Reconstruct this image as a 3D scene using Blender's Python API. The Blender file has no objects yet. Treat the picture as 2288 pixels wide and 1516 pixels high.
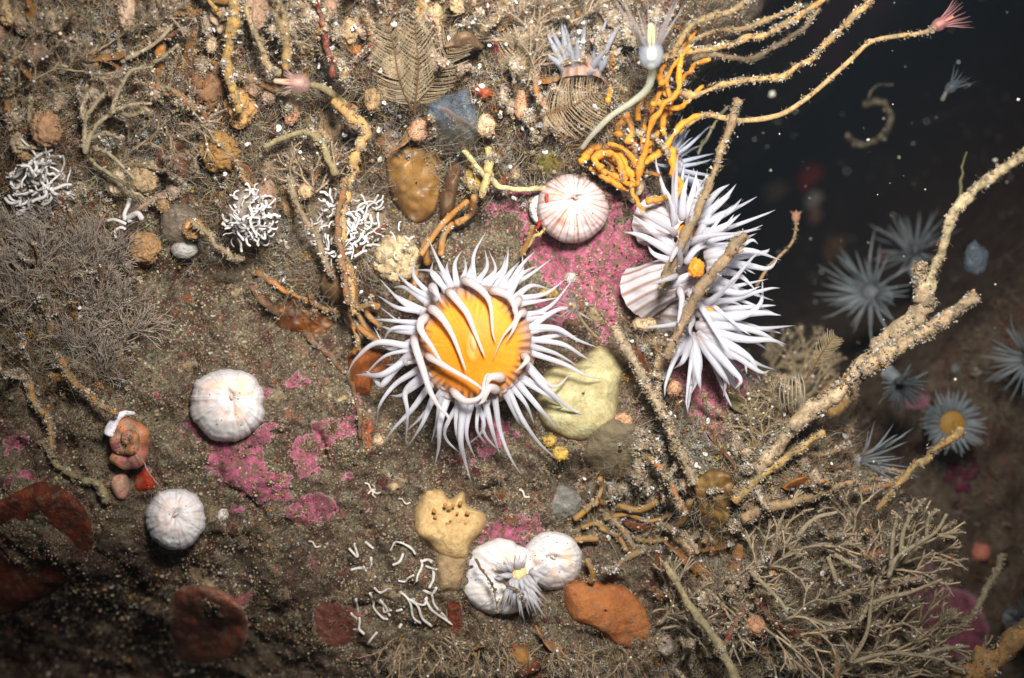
import bpy, math, random
import numpy as np
# 1 unit = 1 cm.  A vertical underwater rock face at y ~ 0, seen by a diver's camera looking along +Y.
D = 28.0
scene = bpy.context.scene
scene.unit_settings.scale_length = 0.01
COL = scene.collection
# ------------------------------------------------------------------ camera
cam_d = bpy.data.cameras.new('camera')
cam = bpy.data.objects.new('camera', cam_d); COL.objects.link(cam)
cam.location = (0, -D, 0); cam.rotation_euler = (math.radians(90), 0, 0)
cam_d.sensor_width = 36; cam_d.lens = 36 * D / 22.88
cam_d.clip_start = 0.1; cam_d.clip_end = 1000
cam_d.dof.use_dof = True; cam_d.dof.focus_distance = D - 1.2; cam_d.dof.aperture_fstop = 0.10
scene.camera = cam
# ------------------------------------------------------------------ light: dim water light + the diver's strobe that lit this picture
world = bpy.data.worlds.new('World'); scene.world = world; world.use_nodes = True
wn = world.node_tree
sky = wn.nodes.new('ShaderNodeTexSky'); sky.sky_type = 'NISHITA'; sky.sun_disc = False
sky.sun_elevation = math.radians(35); sky.sun_rotation = math.radians(170)
bg = wn.nodes['Background']; bg.inputs['Strength'].default_value = 0.024
wn.links.new(sky.outputs[0], bg.inputs[0])
ld = bpy.data.lights.new('strobe', 'SPOT'); ld.energy = 77000; ld.color = (1.0, 0.955, 0.90)
ld.spot_size = math.radians(71); ld.spot_blend = 1.0; ld.shadow_soft_size = 2.6
lo = bpy.data.objects.new('strobe', ld); COL.objects.link(lo)
lo.location = (2.5, -25.0, 9.0)
from mathutils import Vector
lo.rotation_euler = (Vector((0.8, 0, 4.4)) - lo.location).to_track_quat('-Z', 'Y').to_euler()
scene.view_settings.view_transform = 'Standard'; scene.view_settings.look = 'None'
scene.view_settings.exposure = 0.0; scene.view_settings.gamma = 1.0
scene.cycles.max_bounces = 5; scene.cycles.diffuse_bounces = 3; scene.cycles.transparent_max_bounces = 8

# ------------------------------------------------------------------ maths helpers
rng = np.random.default_rng(7)
def smooth(a, b, x):
    t = np.clip((np.asarray(x, float) - a) / (b - a), 0, 1); return t * t * (3 - 2 * t)
def _h(i, j, k):
    n = (i * 374761393 + j * 668265263 + k * 2147483647 + 1013904223) & 0xffffffff
    n = ((n ^ (n >> 13)) * 1274126177) & 0xffffffff
    n = ((n ^ (n >> 15)) * 2246822519) & 0xffffffff
    return ((n ^ (n >> 16)) & 0xffff) / 32767.5 - 1.0
def noise3(x, y, z):
    x, y, z = np.broadcast_arrays(np.asarray(x, float), np.asarray(y, float), np.asarray(z, float))
    xi, yi, zi = np.floor(x).astype(np.int64), np.floor(y).astype(np.int64), np.floor(z).astype(np.int64)
    u, v, w = x - xi, y - yi, z - zi
    u, v, w = u*u*(3-2*u), v*v*(3-2*v), w*w*(3-2*w)
    r = 0
    for a in (0, 1):
        for b in (0, 1):
            for c in (0, 1):
                r = r + _h(xi+a, yi+b, zi+c) * (u if a else 1-u) * (v if b else 1-v) * (w if c else 1-w)
    return r
def fbm(x, y, z, o=4, g=0.5):
    s, a, f = 0, 1.0, 1.0
    for i in range(o):
        s = s + a * noise3(x*f + 17.3*i, y*f - 9.1*i, z*f + 3.7*i); a *= g; f *= 2.03
    return s
def C(r, g, b):                                   # 8-bit sRGB -> linear albedo
    f = lambda c: ((c/255+0.055)/1.055)**2.4 if c > 10.3 else c/255/12.92
    return np.array([f(r), f(g), f(b)])
def norm(v):
    v = np.asarray(v, float); return v / (np.linalg.norm(v, axis=-1, keepdims=True) + 1e-9)
def P(px, py, h):
    s = (D - h) / D
    return np.stack(np.broadcast_arrays((np.asarray(px, float)-1144)/100*s, -np.asarray(h, float), (758-np.asarray(py, float))/100*s), -1)
# ------------------------------------------------------------------ rock relief
EDGE = np.array([(-600,2150),(-300,1950),(0,1700),(200,1540),(320,1470),(420,1530),(520,1600),(640,1650),(760,1680),(830,1700),(880,1770),
                 (980,1900),(1080,2000),(1200,2040),(1350,2040),(1516,2120),(1900,2250)], float)
BUMPS = [  # px, py, rx, ry, height
    (660,715,85,40,-0.8),(690,490,70,50,-0.7),(500,600,80,40,-0.8),(880,230,120,60,0.5),(740,270,60,60,-0.9),(430,150,60,50,-0.6),
    (330,640,70,40,-0.6),(1040,500,60,40,-0.5),(1300,260,90,60,0.5),(150,400,110,80,0.8),(560,490,80,70,0.7),(800,520,90,80,0.7),
    (1390,980,90,70,0.5),(1480,800,60,110,0.6),(1620,1060,120,80,0.9),(1400,1170,130,60,-0.8),(1560,1240,90,60,-0.8),(200,1090,90,60,0.3),
    (120,1230,160,110,0.7),(450,1400,100,80,0.4),(960,1180,120,100,0.3),(770,780,70,60,-0.3),(1800,1050,150,110,0.5),(1250,1490,200,60,0.4),
    (60,760,130,120,-0.5),(180,600,150,120,0.6),(1700,1350,200,140,0.3),(880,440,50,60,-0.4),(950,620,60,40,-0.3),(1540,640,110,130,-0.6)]
def relief(X, Z):
    px = X*100+1144; py = 758-Z*100
    wob = 40*noise3(X*0.9, Z*0.9, 2.2)
    h = 2.3*smooth(520, -60, py + wob) * smooth(1750, 1350, px) + 0.9*smooth(420, 60, px + wob)*smooth(1000, 700, py)
    h = h - 6.5*smooth(980, 1800, py)*smooth(1000, 0, px) - 0.8*smooth(1350, 1700, py)
    for (a, b, rx, ry, k) in BUMPS:
        h = h + k*np.exp(-((px-a)/rx)**2 - ((py-b)/ry)**2)
    h = h + 0.34*fbm(X*0.55, Z*0.55, 0.3, 3) + 0.20*fbm(X*1.6, Z*1.6, 5.1, 5, 0.6) - 0.16*np.exp(-(noise3(X*0.8+0.5*noise3(X*2,Z*2,4.), Z*0.8, 9.3)/0.05)**2)*smooth(-.1,.3,noise3(X*0.5, Z*0.5, 3.3)) + 0.035*fbm(X*7, Z*7, 1.7, 3, 0.6)
    h = h + np.clip(smooth(500,380,py)+smooth(360,240,px)*smooth(900,800,py)+smooth(1380,1480,px)*smooth(950,1050,py), 0, 1)*(0.46*fbm(X*1.15, Z*1.15, 12.5, 4, 0.6)+0.10*fbm(X*4.2, Z*4.2, 2.5, 2))
    ed = np.interp(py, EDGE[:,0], EDGE[:,1]) + 35*fbm(Z*1.1, 0.4, 7.7, 3)
    t = np.clip((px - ed + 110)/260, 0, 1)
    return h - 1.4*np.clip(t/0.42, 0, 1)**2 - 26*np.clip((t-0.42)/0.58, 0, 1)**1.6
ST = 0.055
GX = np.arange(-17.5, 14.6, ST); GZ = np.arange(-12.0, 12.3, ST)
MX, MZ = np.meshgrid(GX, GZ)
RH = relief(MX, MZ)
def rh(X, Z):
    fx = np.clip((np.asarray(X)-GX[0])/ST, 0, len(GX)-1.01); fz = np.clip((np.asarray(Z)-GZ[0])/ST, 0, len(GZ)-1.01)
    i, j = fx.astype(int), fz.astype(int); u, v = fx-i, fz-j
    return RH[j,i]*(1-u)*(1-v)+RH[j,i+1]*u*(1-v)+RH[j+1,i]*(1-u)*v+RH[j+1,i+1]*u*v
def hgt(px, py):                                   # rock height where the sight line through a point meets the face
    px = np.asarray(px, float); py = np.asarray(py, float); h = np.zeros(np.broadcast(px, py).shape)
    for _ in range(10):
        s = (D-h)/D; h = 0.5*h + 0.5*np.maximum(rh((px-1144)/100*s, (758-py)/100*s), -6)
    return h
def S(px, py, off=0.0): return P(px, py, hgt(px, py) + off)
def rnormal(X, Z):
    e = 0.12; dx = (rh(X+e, Z)-rh(X-e, Z))/(2*e); dz = (rh(X, Z+e)-rh(X, Z-e))/(2*e)
    return norm(np.stack([-dx, -np.ones_like(dx), -dz], -1))
# ------------------------------------------------------------------ mesh helpers
class MB:
    def __init__(s): s.v, s.q, s.t, s.c, s.n = [], [], [], [], 0
    def add(s, v, quads=None, tris=None, col=(0.5,0.5,0.5)):
        v = np.asarray(v, float).reshape(-1, 3)
        col = np.asarray(col, float)
        if col.ndim == 1: col = np.tile(col, (len(v), 1))
        s.v.append(v); s.c.append(col)
        if quads is not None and len(quads): s.q.append(np.asarray(quads, np.int64).reshape(-1, 4) + s.n)
        if tris is not None and len(tris): s.t.append(np.asarray(tris, np.int64).reshape(-1, 3) + s.n)
        s.n += len(v)
    def mesh(s, name, mat, origin):
        v = np.concatenate(s.v) - np.asarray(origin); c = np.concatenate(s.c)
        q = np.concatenate(s.q) if s.q else np.zeros((0,4), np.int64); t = np.concatenate(s.t) if s.t else np.zeros((0,3), np.int64)
        me = bpy.data.meshes.new(name)
        me.vertices.add(len(v)); me.vertices.foreach_set('co', v.astype(np.float32).ravel())
        nl = q.size + t.size; me.loops.add(nl)
        me.loops.foreach_set('vertex_index', np.concatenate([q.ravel(), t.ravel()]).astype(np.int32))
        me.polygons.add(len(q)+len(t))
        st = np.concatenate([np.arange(len(q))*4, len(q)*4 + np.arange(len(t))*3]).astype(np.int32)
        me.polygons.foreach_set('loop_start', st)
        me.polygons.foreach_set('use_smooth', np.ones(len(q)+len(t), bool))
        me.update(calc_edges=True); me.validate()
        at = me.color_attributes.new('Col', 'FLOAT_COLOR', 'POINT')
        at.data.foreach_set('color', np.concatenate([c, np.ones((len(c),1))], 1).astype(np.float32).ravel())
        me.materials.append(mat)
        return me
def tag(o, label, cat=None, group=None, kind=None):
    if label: o['label'] = label
    if cat: o['category'] = cat
    if group: o['group'] = group
    if kind: o['kind'] = kind
    return o
def thing(name, label, cat, loc, group=None):
    o = bpy.data.objects.new(name, None); COL.objects.link(o); o.empty_display_size = 0.2
    o.location = [float(x) for x in loc]
    return tag(o, label, cat, group)
def obj(name, mb, mat, parent=None, label=None, cat=None, group=None, kind=None):
    if parent is not None:
        org = np.array(parent.location) + (np.array(parent.parent.location) if parent.parent else 0)
        loc = (0,0,0)
    else:
        v = np.concatenate(mb.v); org = v.mean(0); loc = org
    o = bpy.data.objects.new(name, mb.mesh(name, mat, org)); COL.objects.link(o)
    o.location = [float(x) for x in loc]
    if parent is not None: o.parent = parent
    return tag(o, label, cat, group, kind)
def spline(p, n=6):
    p = np.asarray(p, float)
    if len(p) < 3: 
        t = np.linspace(0, 1, n+1)[:,None]; return p[0]*(1-t)+p[-1]*t
    q = np.concatenate([[2*p[0]-p[1]], p, [2*p[-1]-p[-2]]]); out = []
    for i in range(1, len(q)-2):
        t = np.linspace(0, 1, n, endpoint=False)[:,None]
        a, b, c, d = q[i-1], q[i], q[i+1], q[i+2]
        out.append(0.5*((2*b)+(-a+c)*t+(2*a-5*b+4*c-d)*t*t+(-a+3*b-3*c+d)*t**3))
    return np.concatenate(out+[p[-1:]])
def frames(p):
    t = norm(np.gradient(p, axis=0)); u = np.cross(t[0], [0.3,0.9,0.2]); u = norm(u); U = []
    for k in range(len(p)):
        u = norm(u - t[k]*np.dot(u, t[k])); U.append(u)
    U = np.array(U); return t, U, np.cross(t, U)
def tube(mb, p, r, col, sides=8, rough=0.0, flat=1.0, freq=3.0):
    p = np.asarray(p, float); n = len(p); r = np.broadcast_to(np.asarray(r, float), (n,))
    t, U, W = frames(p); a = np.arange(sides)/sides*2*math.pi
    ca, sa = np.cos(a)[None,:,None], np.sin(a)[None,:,None]
    rr = r[:,None,None]*np.ones((1,sides,1))
    v = p[:,None,:] + rr*(ca*U[:,None,:] + flat*sa*W[:,None,:])
    if rough:
        k = 1 + rough*fbm(v[...,0]*freq, v[...,1]*freq, v[...,2]*freq, 3)
        v = p[:,None,:] + (v-p[:,None,:])*k[...,None]
    col = np.asarray(col, float)
    if col.ndim == 2: col = np.repeat(col, sides, 0)
    i = np.arange(n-1)[:,None]*sides; j = np.arange(sides)[None,:]; k = (j+1) % sides
    q = np.stack([i+j, i+k, i+sides+k, i+sides+j], -1).reshape(-1, 4)
    vv = np.concatenate([v.reshape(-1,3), p[:1]-t[:1]*r[0]*0.4, p[-1:]+t[-1:]*r[-1]*0.6])
    c2 = col if col.ndim == 1 else np.concatenate([col, col[:1], col[-1:]])
    m = n*sides; jj = np.arange(sides); kk = (jj+1) % sides
    tr = np.concatenate([np.stack([np.full(sides, m), kk, jj], -1), np.stack([np.full(sides, m+1), m-sides+jj, m-sides+kk], -1)])
    mb.add(vv, q, tr, c2)
    return v
def ico(level):
    f = (1+5**0.5)/2
    v = [(-1,f,0),(1,f,0),(-1,-f,0),(1,-f,0),(0,-1,f),(0,1,f),(0,-1,-f),(0,1,-f),(f,0,-1),(f,0,1),(-f,0,-1),(-f,0,1)]
    v = [tuple(norm(np.array(x))) for x in v]
    t = [(0,11,5),(0,5,1),(0,1,7),(0,7,10),(0,10,11),(1,5,9),(5,11,4),(11,10,2),(10,7,6),(7,1,8),(3,9,4),(3,4,2),(3,2,6),(3,6,8),(3,8,9),(4,9,5),(2,4,11),(6,2,10),(8,6,7),(9,8,1)]
    for _ in range(level):
        cache = {}; nt = []
        def mid(a, b):
            k = (min(a,b), max(a,b))
            if k not in cache:
                v.append(tuple(norm((np.array(v[a])+np.array(v[b]))/2))); cache[k] = len(v)-1
            return cache[k]
        for a, b, c in t:
            x, y, z = mid(a,b), mid(b,c), mid(c,a); nt += [(a,x,z),(b,y,x),(c,z,y),(x,y,z)]
        t = nt
    return np.array(v), np.array(t)
ICO = [ico(i) for i in range(5)]
def lumps(mb, cen, rad, cols, level=0, jit=0.3):
    cen = np.asarray(cen, float).reshape(-1,3); N = len(cen); V, T = ICO[level]
    rad = np.asarray(rad, float)
    if rad.ndim < 2: rad = np.broadcast_to(rad, (N,))[:,None]*np.ones((1,3))
    cols = np.broadcast_to(np.asarray(cols, float), (N,3))
    v = V[None]*(1+jit*rng.uniform(-1,1,(N,len(V),1)))*rad[:,None,:] + cen[:,None,:]
    mb.add(v, None, (T[None]+(np.arange(N)*len(V))[:,None,None]), np.repeat(cols, len(V), 0))
def blob(mb, cen, rad, col, level=3, amp=0.15, freq=2.0, seed=0.0, fine=0.0):
    V, T = ICO[level]; rad = np.asarray(rad, float)*np.ones(3)
    k = 1 + amp*fbm(V[:,0]*freq+seed, V[:,1]*freq-seed, V[:,2]*freq+seed*0.7, 3)
    if fine: k = k + fine*fbm(V[:,0]*9+seed, V[:,1]*9, V[:,2]*9, 2)
    v = V*k[:,None]*rad + np.asarray(cen)
    c = np.asarray(col, float)
    if c.ndim == 1: c = c*(1+0.25*fbm(V[:,0]*3+seed, V[:,1]*3, V[:,2]*3, 3))[:,None]
    mb.add(v, None, T, np.clip(c, 0, 1))
def filaments(mb, base, dirs, L, r, cols, segs=4, bend=0.5, taper=0.75, sides=3, grav=None):
    base = np.asarray(base, float).reshape(-1,3); N = len(base)
    if N == 0: return
    dirs = norm(np.broadcast_to(dirs, (N,3))); L = np.broadcast_to(L, (N,)); r = np.broadcast_to(r, (N,))
    cols = np.broadcast_to(np.asarray(cols, float), (N,3))
    b = rng.normal(0, 1, (N,3)); b = b - dirs*(b*dirs).sum(1, keepdims=True)
    if grav is not None: b = b*0.6 + np.asarray(grav)
    b2 = np.cross(dirs, norm(b))
    t = np.linspace(0, 1, segs+1)[None,:,None]
    p = base[:,None]+dirs[:,None]*L[:,None,None]*t + b[:,None]*(bend*L)[:,None,None]*t**2 + b2[:,None]*(0.4*bend*L)[:,None,None]*np.sin(t*5)*t
    u = norm(np.cross(dirs, rng.normal(0,1,(N,3)))); w = np.cross(dirs, u)
    a = np.arange(sides)/sides*2*math.pi
    ring = np.cos(a)[None,None,:,None]*u[:,None,None]+np.sin(a)[None,None,:,None]*w[:,None,None]
    v = p[:,:,None]+ring*(r[:,None]*(1-taper*np.linspace(0,1,segs+1)[None]))[:,:,None,None]
    i = np.arange(segs)[:,None]*sides; j = np.arange(sides)[None]; k = (j+1) % sides
    q = np.stack([i+j, i+k, i+sides+k, i+sides+j], -1).reshape(-1,4)
    q = q[None]+(np.arange(N)*(segs+1)*sides)[:,None,None]
    mb.add(v, q, None, np.repeat(cols, (segs+1)*sides, 0))
    return p
def flocs(mb, cen, rad, cols, k=14, gr=(0.006,0.015)):
    cen = np.asarray(cen, float).reshape(-1,3); N = len(cen)
    if N == 0: return
    rad = np.broadcast_to(rad, (N,)); cols = np.broadcast_to(np.asarray(cols, float), (N,3))
    c = np.repeat(cen, k, 0)+rng.normal(0,0.5,(N*k,3))*np.repeat(rad, k)[:,None]
    r = rng.uniform(gr[0], gr[1], N*k)
    lumps(mb, c, r[:,None]*rng.uniform(0.6,1.6,(N*k,3)), np.clip(np.repeat(cols,k,0)*rng.uniform(0.85,1.15,(N*k,1)),0,.8), 0, 0.4)
# ------------------------------------------------------------------ materials
MATS = {}
def material(name, rough=0.6, spec=0.25, trans=0.0, var=0.35, scale=6.0, bump=0.25, bscale=18.0, sss=0.0, tint=(1,1,1), alpha=1.0, silt=0.0):
    m = bpy.data.materials.new(name); m.use_nodes = True; nt = m.node_tree; N = nt.nodes; Lk = nt.links
    pb = N['Principled BSDF']; out = N['Material Output']
    at = N.new('ShaderNodeAttribute'); at.attribute_name = 'Col'
    tc = N.new('ShaderNodeNewGeometry')
    no = N.new('ShaderNodeTexNoise'); no.inputs['Scale'].default_value = scale; no.inputs['Detail'].default_value = 6; no.inputs['Roughness'].default_value = 0.65
    Lk.new(tc.outputs['Position'], no.inputs['Vector'])
    mr = N.new('ShaderNodeMapRange'); mr.inputs[1].default_value = 0.25; mr.inputs[2].default_value = 0.75
    mr.inputs[3].default_value = 1-var; mr.inputs[4].default_value = 1+var
    Lk.new(no.outputs[0], mr.inputs[0])
    mx = N.new('ShaderNodeVectorMath'); mx.operation = 'MULTIPLY'
    Lk.new(at.outputs['Color'], mx.inputs[0]); 
    cb = N.new('ShaderNodeCombineXYZ')
    for i in range(3): Lk.new(mr.outputs[0], cb.inputs[i])
    Lk.new(cb.outputs[0], mx.inputs[1])
    base = mx.outputs[0]
    if silt:
        def nz(s, d=7, r=0.72):
            n_ = N.new('ShaderNodeTexNoise'); n_.inputs['Scale'].default_value = s; n_.inputs['Detail'].default_value = d; n_.inputs['Roughness'].default_value = r
            Lk.new(tc.outputs['Position'], n_.inputs['Vector']); return n_.outputs[0]
        def rp(x, a, b, m_):
            r_ = N.new('ShaderNodeMapRange'); r_.inputs[1].default_value = a; r_.inputs[2].default_value = b; r_.inputs[4].default_value = m_; Lk.new(x, r_.inputs[0]); return r_.outputs[0]
        def mixc(f, a, c):
            r_ = N.new('ShaderNodeMix'); r_.data_type = 'RGBA'; Lk.new(f, r_.inputs[0]); Lk.new(a, r_.inputs[6]); r_.inputs[7].default_value = (*c, 1); return r_.outputs[2]
        base = mixc(rp(nz(5.5), 0.60-0.22*silt, 0.78-0.22*silt, 0.85), base, C(140,128,102))
        base = mixc(rp(nz(26, 4), 0.66-0.12*silt, 0.74-0.12*silt, 0.75), base, C(70,52,36))
        base = mixc(rp(nz(37, 3), 0.68-0.10*silt, 0.74-0.10*silt, 0.8), base, C(196,182,158))
    Lk.new(base, pb.inputs['Base Color'])
    pb.inputs['Roughness'].default_value = rough; pb.inputs['Specular IOR Level'].default_value = spec
    if sss:
        pb.inputs['Subsurface Weight'].default_value = sss; pb.inputs['Subsurface Radius'].default_value = (0.22,0.20,0.20); pb.inputs['Subsurface Scale'].default_value = 1.0
    if bump:
        bn = N.new('ShaderNodeTexNoise'); bn.inputs['Scale'].default_value = bscale; bn.inputs['Detail'].default_value = 7; bn.inputs['Roughness'].default_value = 0.7
        Lk.new(tc.outputs['Position'], bn.inputs['Vector'])
        bu = N.new('ShaderNodeBump'); bu.inputs['Strength'].default_value = bump; bu.inputs['Distance'].default_value = 0.10
        Lk.new(bn.outputs[0], bu.inputs['Height']); Lk.new(bu.outputs[0], pb.inputs['Normal'])
    sh = pb.outputs[0]
    if trans:
        tr = N.new('ShaderNodeBsdfTranslucent'); Lk.new(mx.outputs[0], tr.inputs['Color'])
        ms = N.new('ShaderNodeMixShader'); ms.inputs[0].default_value = trans
        Lk.new(sh, ms.inputs[1]); Lk.new(tr.outputs[0], ms.inputs[2]); sh = ms.outputs[0]
    if alpha < 1:
        tp = N.new('ShaderNodeBsdfTransparent'); ms = N.new('ShaderNodeMixShader'); ms.inputs[0].default_value = alpha
        Lk.new(tp.outputs[0], ms.inputs[1]); Lk.new(sh, ms.inputs[2]); sh = ms.outputs[0]
    Lk.new(sh, out.inputs['Surface'])
    return m
M_silt = material('silty_growth', rough=0.8, spec=0.15, trans=0.15, var=0.45, scale=9, bump=0.5, bscale=25, silt=0.75)
M_weed = material('weed_frond', rough=0.7, spec=0.15, trans=0.15, var=0.3, scale=9, bump=0.3, silt=0.6)
M_fine = material('fine_filament', rough=0.7, spec=0.15, trans=0.3, var=0.25, scale=8, bump=0)
M_tent = material('tentacle_flesh', rough=0.4, spec=0.35, trans=0.45, var=0.06, scale=4, bump=0.03, alpha=0.86, sss=0.8)
M_ghost = material('clear_flesh', rough=0.35, spec=0.4, trans=0.35, var=0.1, scale=5, bump=0.05, alpha=0.42)
M_disc = material('oral_disc_flesh', rough=0.5, spec=0.25, trans=0.1, var=0.12, scale=10, bump=0.15, bscale=16)
M_closed = material('closed_anemone_flesh', rough=0.5, spec=0.3, trans=0.1, var=0.06, scale=9, bump=0.2, bscale=30)
M_sponge = material('sponge_flesh', rough=0.75, spec=0.2, trans=0.08, var=0.25, scale=8, bump=0.9, bscale=9, silt=0.38)
M_root = material('kelp_root', rough=0.5, spec=0.35, trans=0.1, var=0.3, scale=7, bump=0.35, bscale=22, silt=0.7)
M_orange = material('orange_root', rough=0.5, spec=0.35, trans=0.12, var=0.25, scale=7, bump=0.4, bscale=14, silt=0.22)
M_blade = material('kelp_blade', rough=0.4, spec=0.4, trans=0.25, var=0.4, scale=3, bump=0.2, bscale=9, silt=0.6)
M_shell = material('shell', rough=0.4, spec=0.4, var=0.35, scale=9, bump=0.3, bscale=20, silt=0.6)
M_tube = material('chalky_worm_tube', rough=0.55, spec=0.3, var=0.12, scale=14, bump=0.3, bscale=40, silt=0.3)

# ------------------------------------------------------------------ rock face
def rock_material():
    m = bpy.data.materials.new('encrusted_rock'); m.use_nodes = True; nt = m.node_tree; N = nt.nodes; Lk = nt.links; pb = N['Principled BSDF']
    ge = N.new('ShaderNodeNewGeometry'); at = N.new('ShaderNodeAttribute'); at.attribute_name = 'Col'
    sep = N.new('ShaderNodeSeparateColor'); Lk.new(at.outputs['Color'], sep.inputs[0])
    def noise(s, d=6, r=0.6, dist=0.0):
        n = N.new('ShaderNodeTexNoise'); n.inputs['Scale'].default_value = s; n.inputs['Detail'].default_value = d; n.inputs['Roughness'].default_value = r
        n.inputs['Distortion'].default_value = dist; Lk.new(ge.outputs['Position'], n.inputs['Vector']); return n.outputs[0]
    def ramp(x, a, b):
        r = N.new('ShaderNodeMapRange'); r.inputs[1].default_value = a; r.inputs[2].default_value = b; Lk.new(x, r.inputs[0]); return r.outputs[0]
    def math_(op, a, b):
        r = N.new('ShaderNodeMath'); r.operation = op
        for i, x in enumerate((a, b)):
            if isinstance(x, (int, float)): r.inputs[i].default_value = x
            else: Lk.new(x, r.inputs[i])
        return r.outputs[0]
    def mix(f, a, b):
        r = N.new('ShaderNodeMix'); r.data_type = 'RGBA'
        Lk.new(f, r.inputs[0])
        for i, x in ((6, a), (7, b)):
            if isinstance(x, np.ndarray): r.inputs[i].default_value = (*x, 1)
            else: Lk.new(x, r.inputs[i])
        return r.outputs[2]
    base = mix(ramp(noise(3.2, 8, 0.7), 0.35, 0.65), C(142,136,111), C(88,83,65))
    base = mix(ramp(noise(6.5, 7, 0.7, 0.6), 0.56, 0.66), base, C(84,52,40))
    base = mix(ramp(noise(1.1, 7, 0.7, 0.4), 0.48, 0.64), base, C(62,42,32))
    base = mix(ramp(noise(1.3, 6, 0.7), 0.55, 0.7), base, C(130,102,76))
    base = mix(ramp(noise(11, 7, 0.75, 0.5), 0.55, 0.63), base, C(140,58,62))
    base = mix(ramp(noise(15, 6, 0.75), 0.50, 0.60), base, C(58,46,36))
    base = mix(ramp(noise(31, 4, 0.7), 0.54, 0.62), base, C(38,30,26))
    base = mix(ramp(noise(23, 4, 0.7), 0.57, 0.66), base, C(196,184,154))
    base = mix(ramp(noise(2.1, 8, 0.75, 0.8), 0.54, 0.62), base, C(72,46,42))
    base = mix(ramp(noise(3.7, 8, 0.78, 0.5), 0.57, 0.64), base, C(138,88,76))
    base = mix(ramp(noise(4.9, 8, 0.78, 0.3), 0.58, 0.66), base, C(152,148,124))
    base = mix(ramp(noise(7.3, 6, 0.7, 0.4), 0.66, 0.70), base, C(176,96,50))
    # pink coralline crust where it grows, its rim broken by silt
    n1 = noise(5.5, 9, 0.75, 0.8); n2 = noise(15, 6, 0.75)
    f = math_('ADD', sep.outputs[0], math_('ADD', math_('MULTIPLY', math_('SUBTRACT', n2, 0.5), 0.7), math_('MULTIPLY', math_('SUBTRACT', noise(34, 3, 0.6), 0.5), 0.5)))
    pink = mix(ramp(noise(7, 6, 0.65), 0.35, 0.65), C(198,104,136), C(156,58,96))
    pink = mix(ramp(noise(22, 4, 0.7), 0.56, 0.66), pink, C(212,140,164))
    pink = mix(ramp(noise(7, 9, 0.82), 0.47, 0.55), pink, C(112,96,76))
    edge = mix(ramp(f, 0.56, 0.70), C(206,150,166), pink)
    base = mix(ramp(f, 0.46, 0.52), base, edge)
    f2 = math_('ADD', sep.outputs[1], math_('MULTIPLY', math_('SUBTRACT', n1, 0.5), 2.2))
    base = mix(ramp(f2, 0.6, 0.85), base, C(178,92,44))
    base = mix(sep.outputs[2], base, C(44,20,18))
    Lk.new(base, pb.inputs['Base Color'])
    pb.inputs['Roughness'].default_value = 0.7; pb.inputs['Specular IOR Level'].default_value = 0.2
    b1 = N.new('ShaderNodeBump'); b1.inputs['Strength'].default_value = 0.8; b1.inputs['Distance'].default_value = 0.08
    Lk.new(math_('ADD', noise(14, 8, 0.75), math_('MULTIPLY', noise(40, 3, 0.6), 0.4)), b1.inputs['Height']); Lk.new(b1.outputs[0], pb.inputs['Normal'])
    return m
M_rock = rock_material()
PINK = [(1300,500,110,70,.8),(1400,620,60,80,.9),(1260,580,80,60,.75),(1300,640,80,50,.6),(570,990,110,80,.55),(560,930,80,40,.4),(700,1060,110,70,.5),(1090,1010,50,40,.5),(1430,560,60,70,.8),(1360,560,90,130,1),(1180,490,70,60,.9),(1440,470,60,60,.8),(1220,610,60,50,.7),(1250,690,60,40,.75),(1580,870,80,80,1),(1600,930,60,50,1),(520,1040,70,60,.85),(690,1000,60,60,.75),(700,1130,50,40,.8),
        (620,900,80,70,.5),(40,1010,50,40,.75),(60,1060,50,40,.5),(1080,970,40,30,.7),(1120,1190,60,30,.65),(1160,1200,50,30,.5),(660,850,50,30,.55),(600,1060,90,50,.55),(740,950,60,60,.35),(1010,880,60,40,.3),(1520,800,40,40,.7)]
ORNG = [(820,960,18,60,.9),(640,850,50,30,.5),(720,860,30,30,.55),(1180,980,60,40,.35),(660,930,40,40,.6),(1020,1010,30,40,.45),(60,880,40,40,.6),(980,1360,30,40,.4),(740,1380,60,60,.4),(1300,1230,60,50,.5)]
DARK = [(150,1480,420,180,.9),(300,1350,300,180,.8),(620,1300,150,120,.6),(60,1450,200,100,.5),(1230,1060,70,50,.35),(950,990,60,50,.35),(1450,1200,120,60,.5)]  # dark rock patches; lower left and hollows carry shade painted into the colour
def mask(lst, px, py, k=0):
    m = np.zeros(px.shape)
    for (a, b, rx, ry, s) in lst: m = np.maximum(m, s*np.exp(-(((px-a)/rx)**2+((py-b)/ry)**2)*0.8))
    return m
def grid_mesh(X, Y, Z, col, keep=None):
    nz, nx = X.shape; idx = np.arange(nz*nx).reshape(nz, nx)
    q = np.stack([idx[:-1,:-1], idx[:-1,1:], idx[1:,1:], idx[1:,:-1]], -1)
    if keep is not None: q = q[keep[:-1,:-1] & keep[1:,1:]]
    mb = MB(); mb.add(np.stack([X, Y, Z], -1), q.reshape(-1,4), None, col); return mb
sc_ = (D - np.clip(RH, -6, 6))/D
vpx = MX/sc_*100+1144; vpy = 758-MZ/sc_*100
crust_m = mask(PINK, vpx, vpy); crust_m = smooth(0.40, 0.62, crust_m*1.15 + np.where(crust_m > 0.03, 0.52*fbm(MX*1.5, MZ*1.5, 31.0, 6, 0.68), -1))
RH += 0.035*crust_m
rock_col = np.stack([crust_m, mask(ORNG, vpx, vpy), np.maximum(mask(DARK, vpx, vpy), 0.7*smooth(480,400,vpy)*smooth(1600,1450,vpx))*(0.85+0.5*fbm(MX*2, MZ*2, 8, 3))], -1).reshape(-1,3)  # top tangle also darkened, painting shade into its gaps
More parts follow.
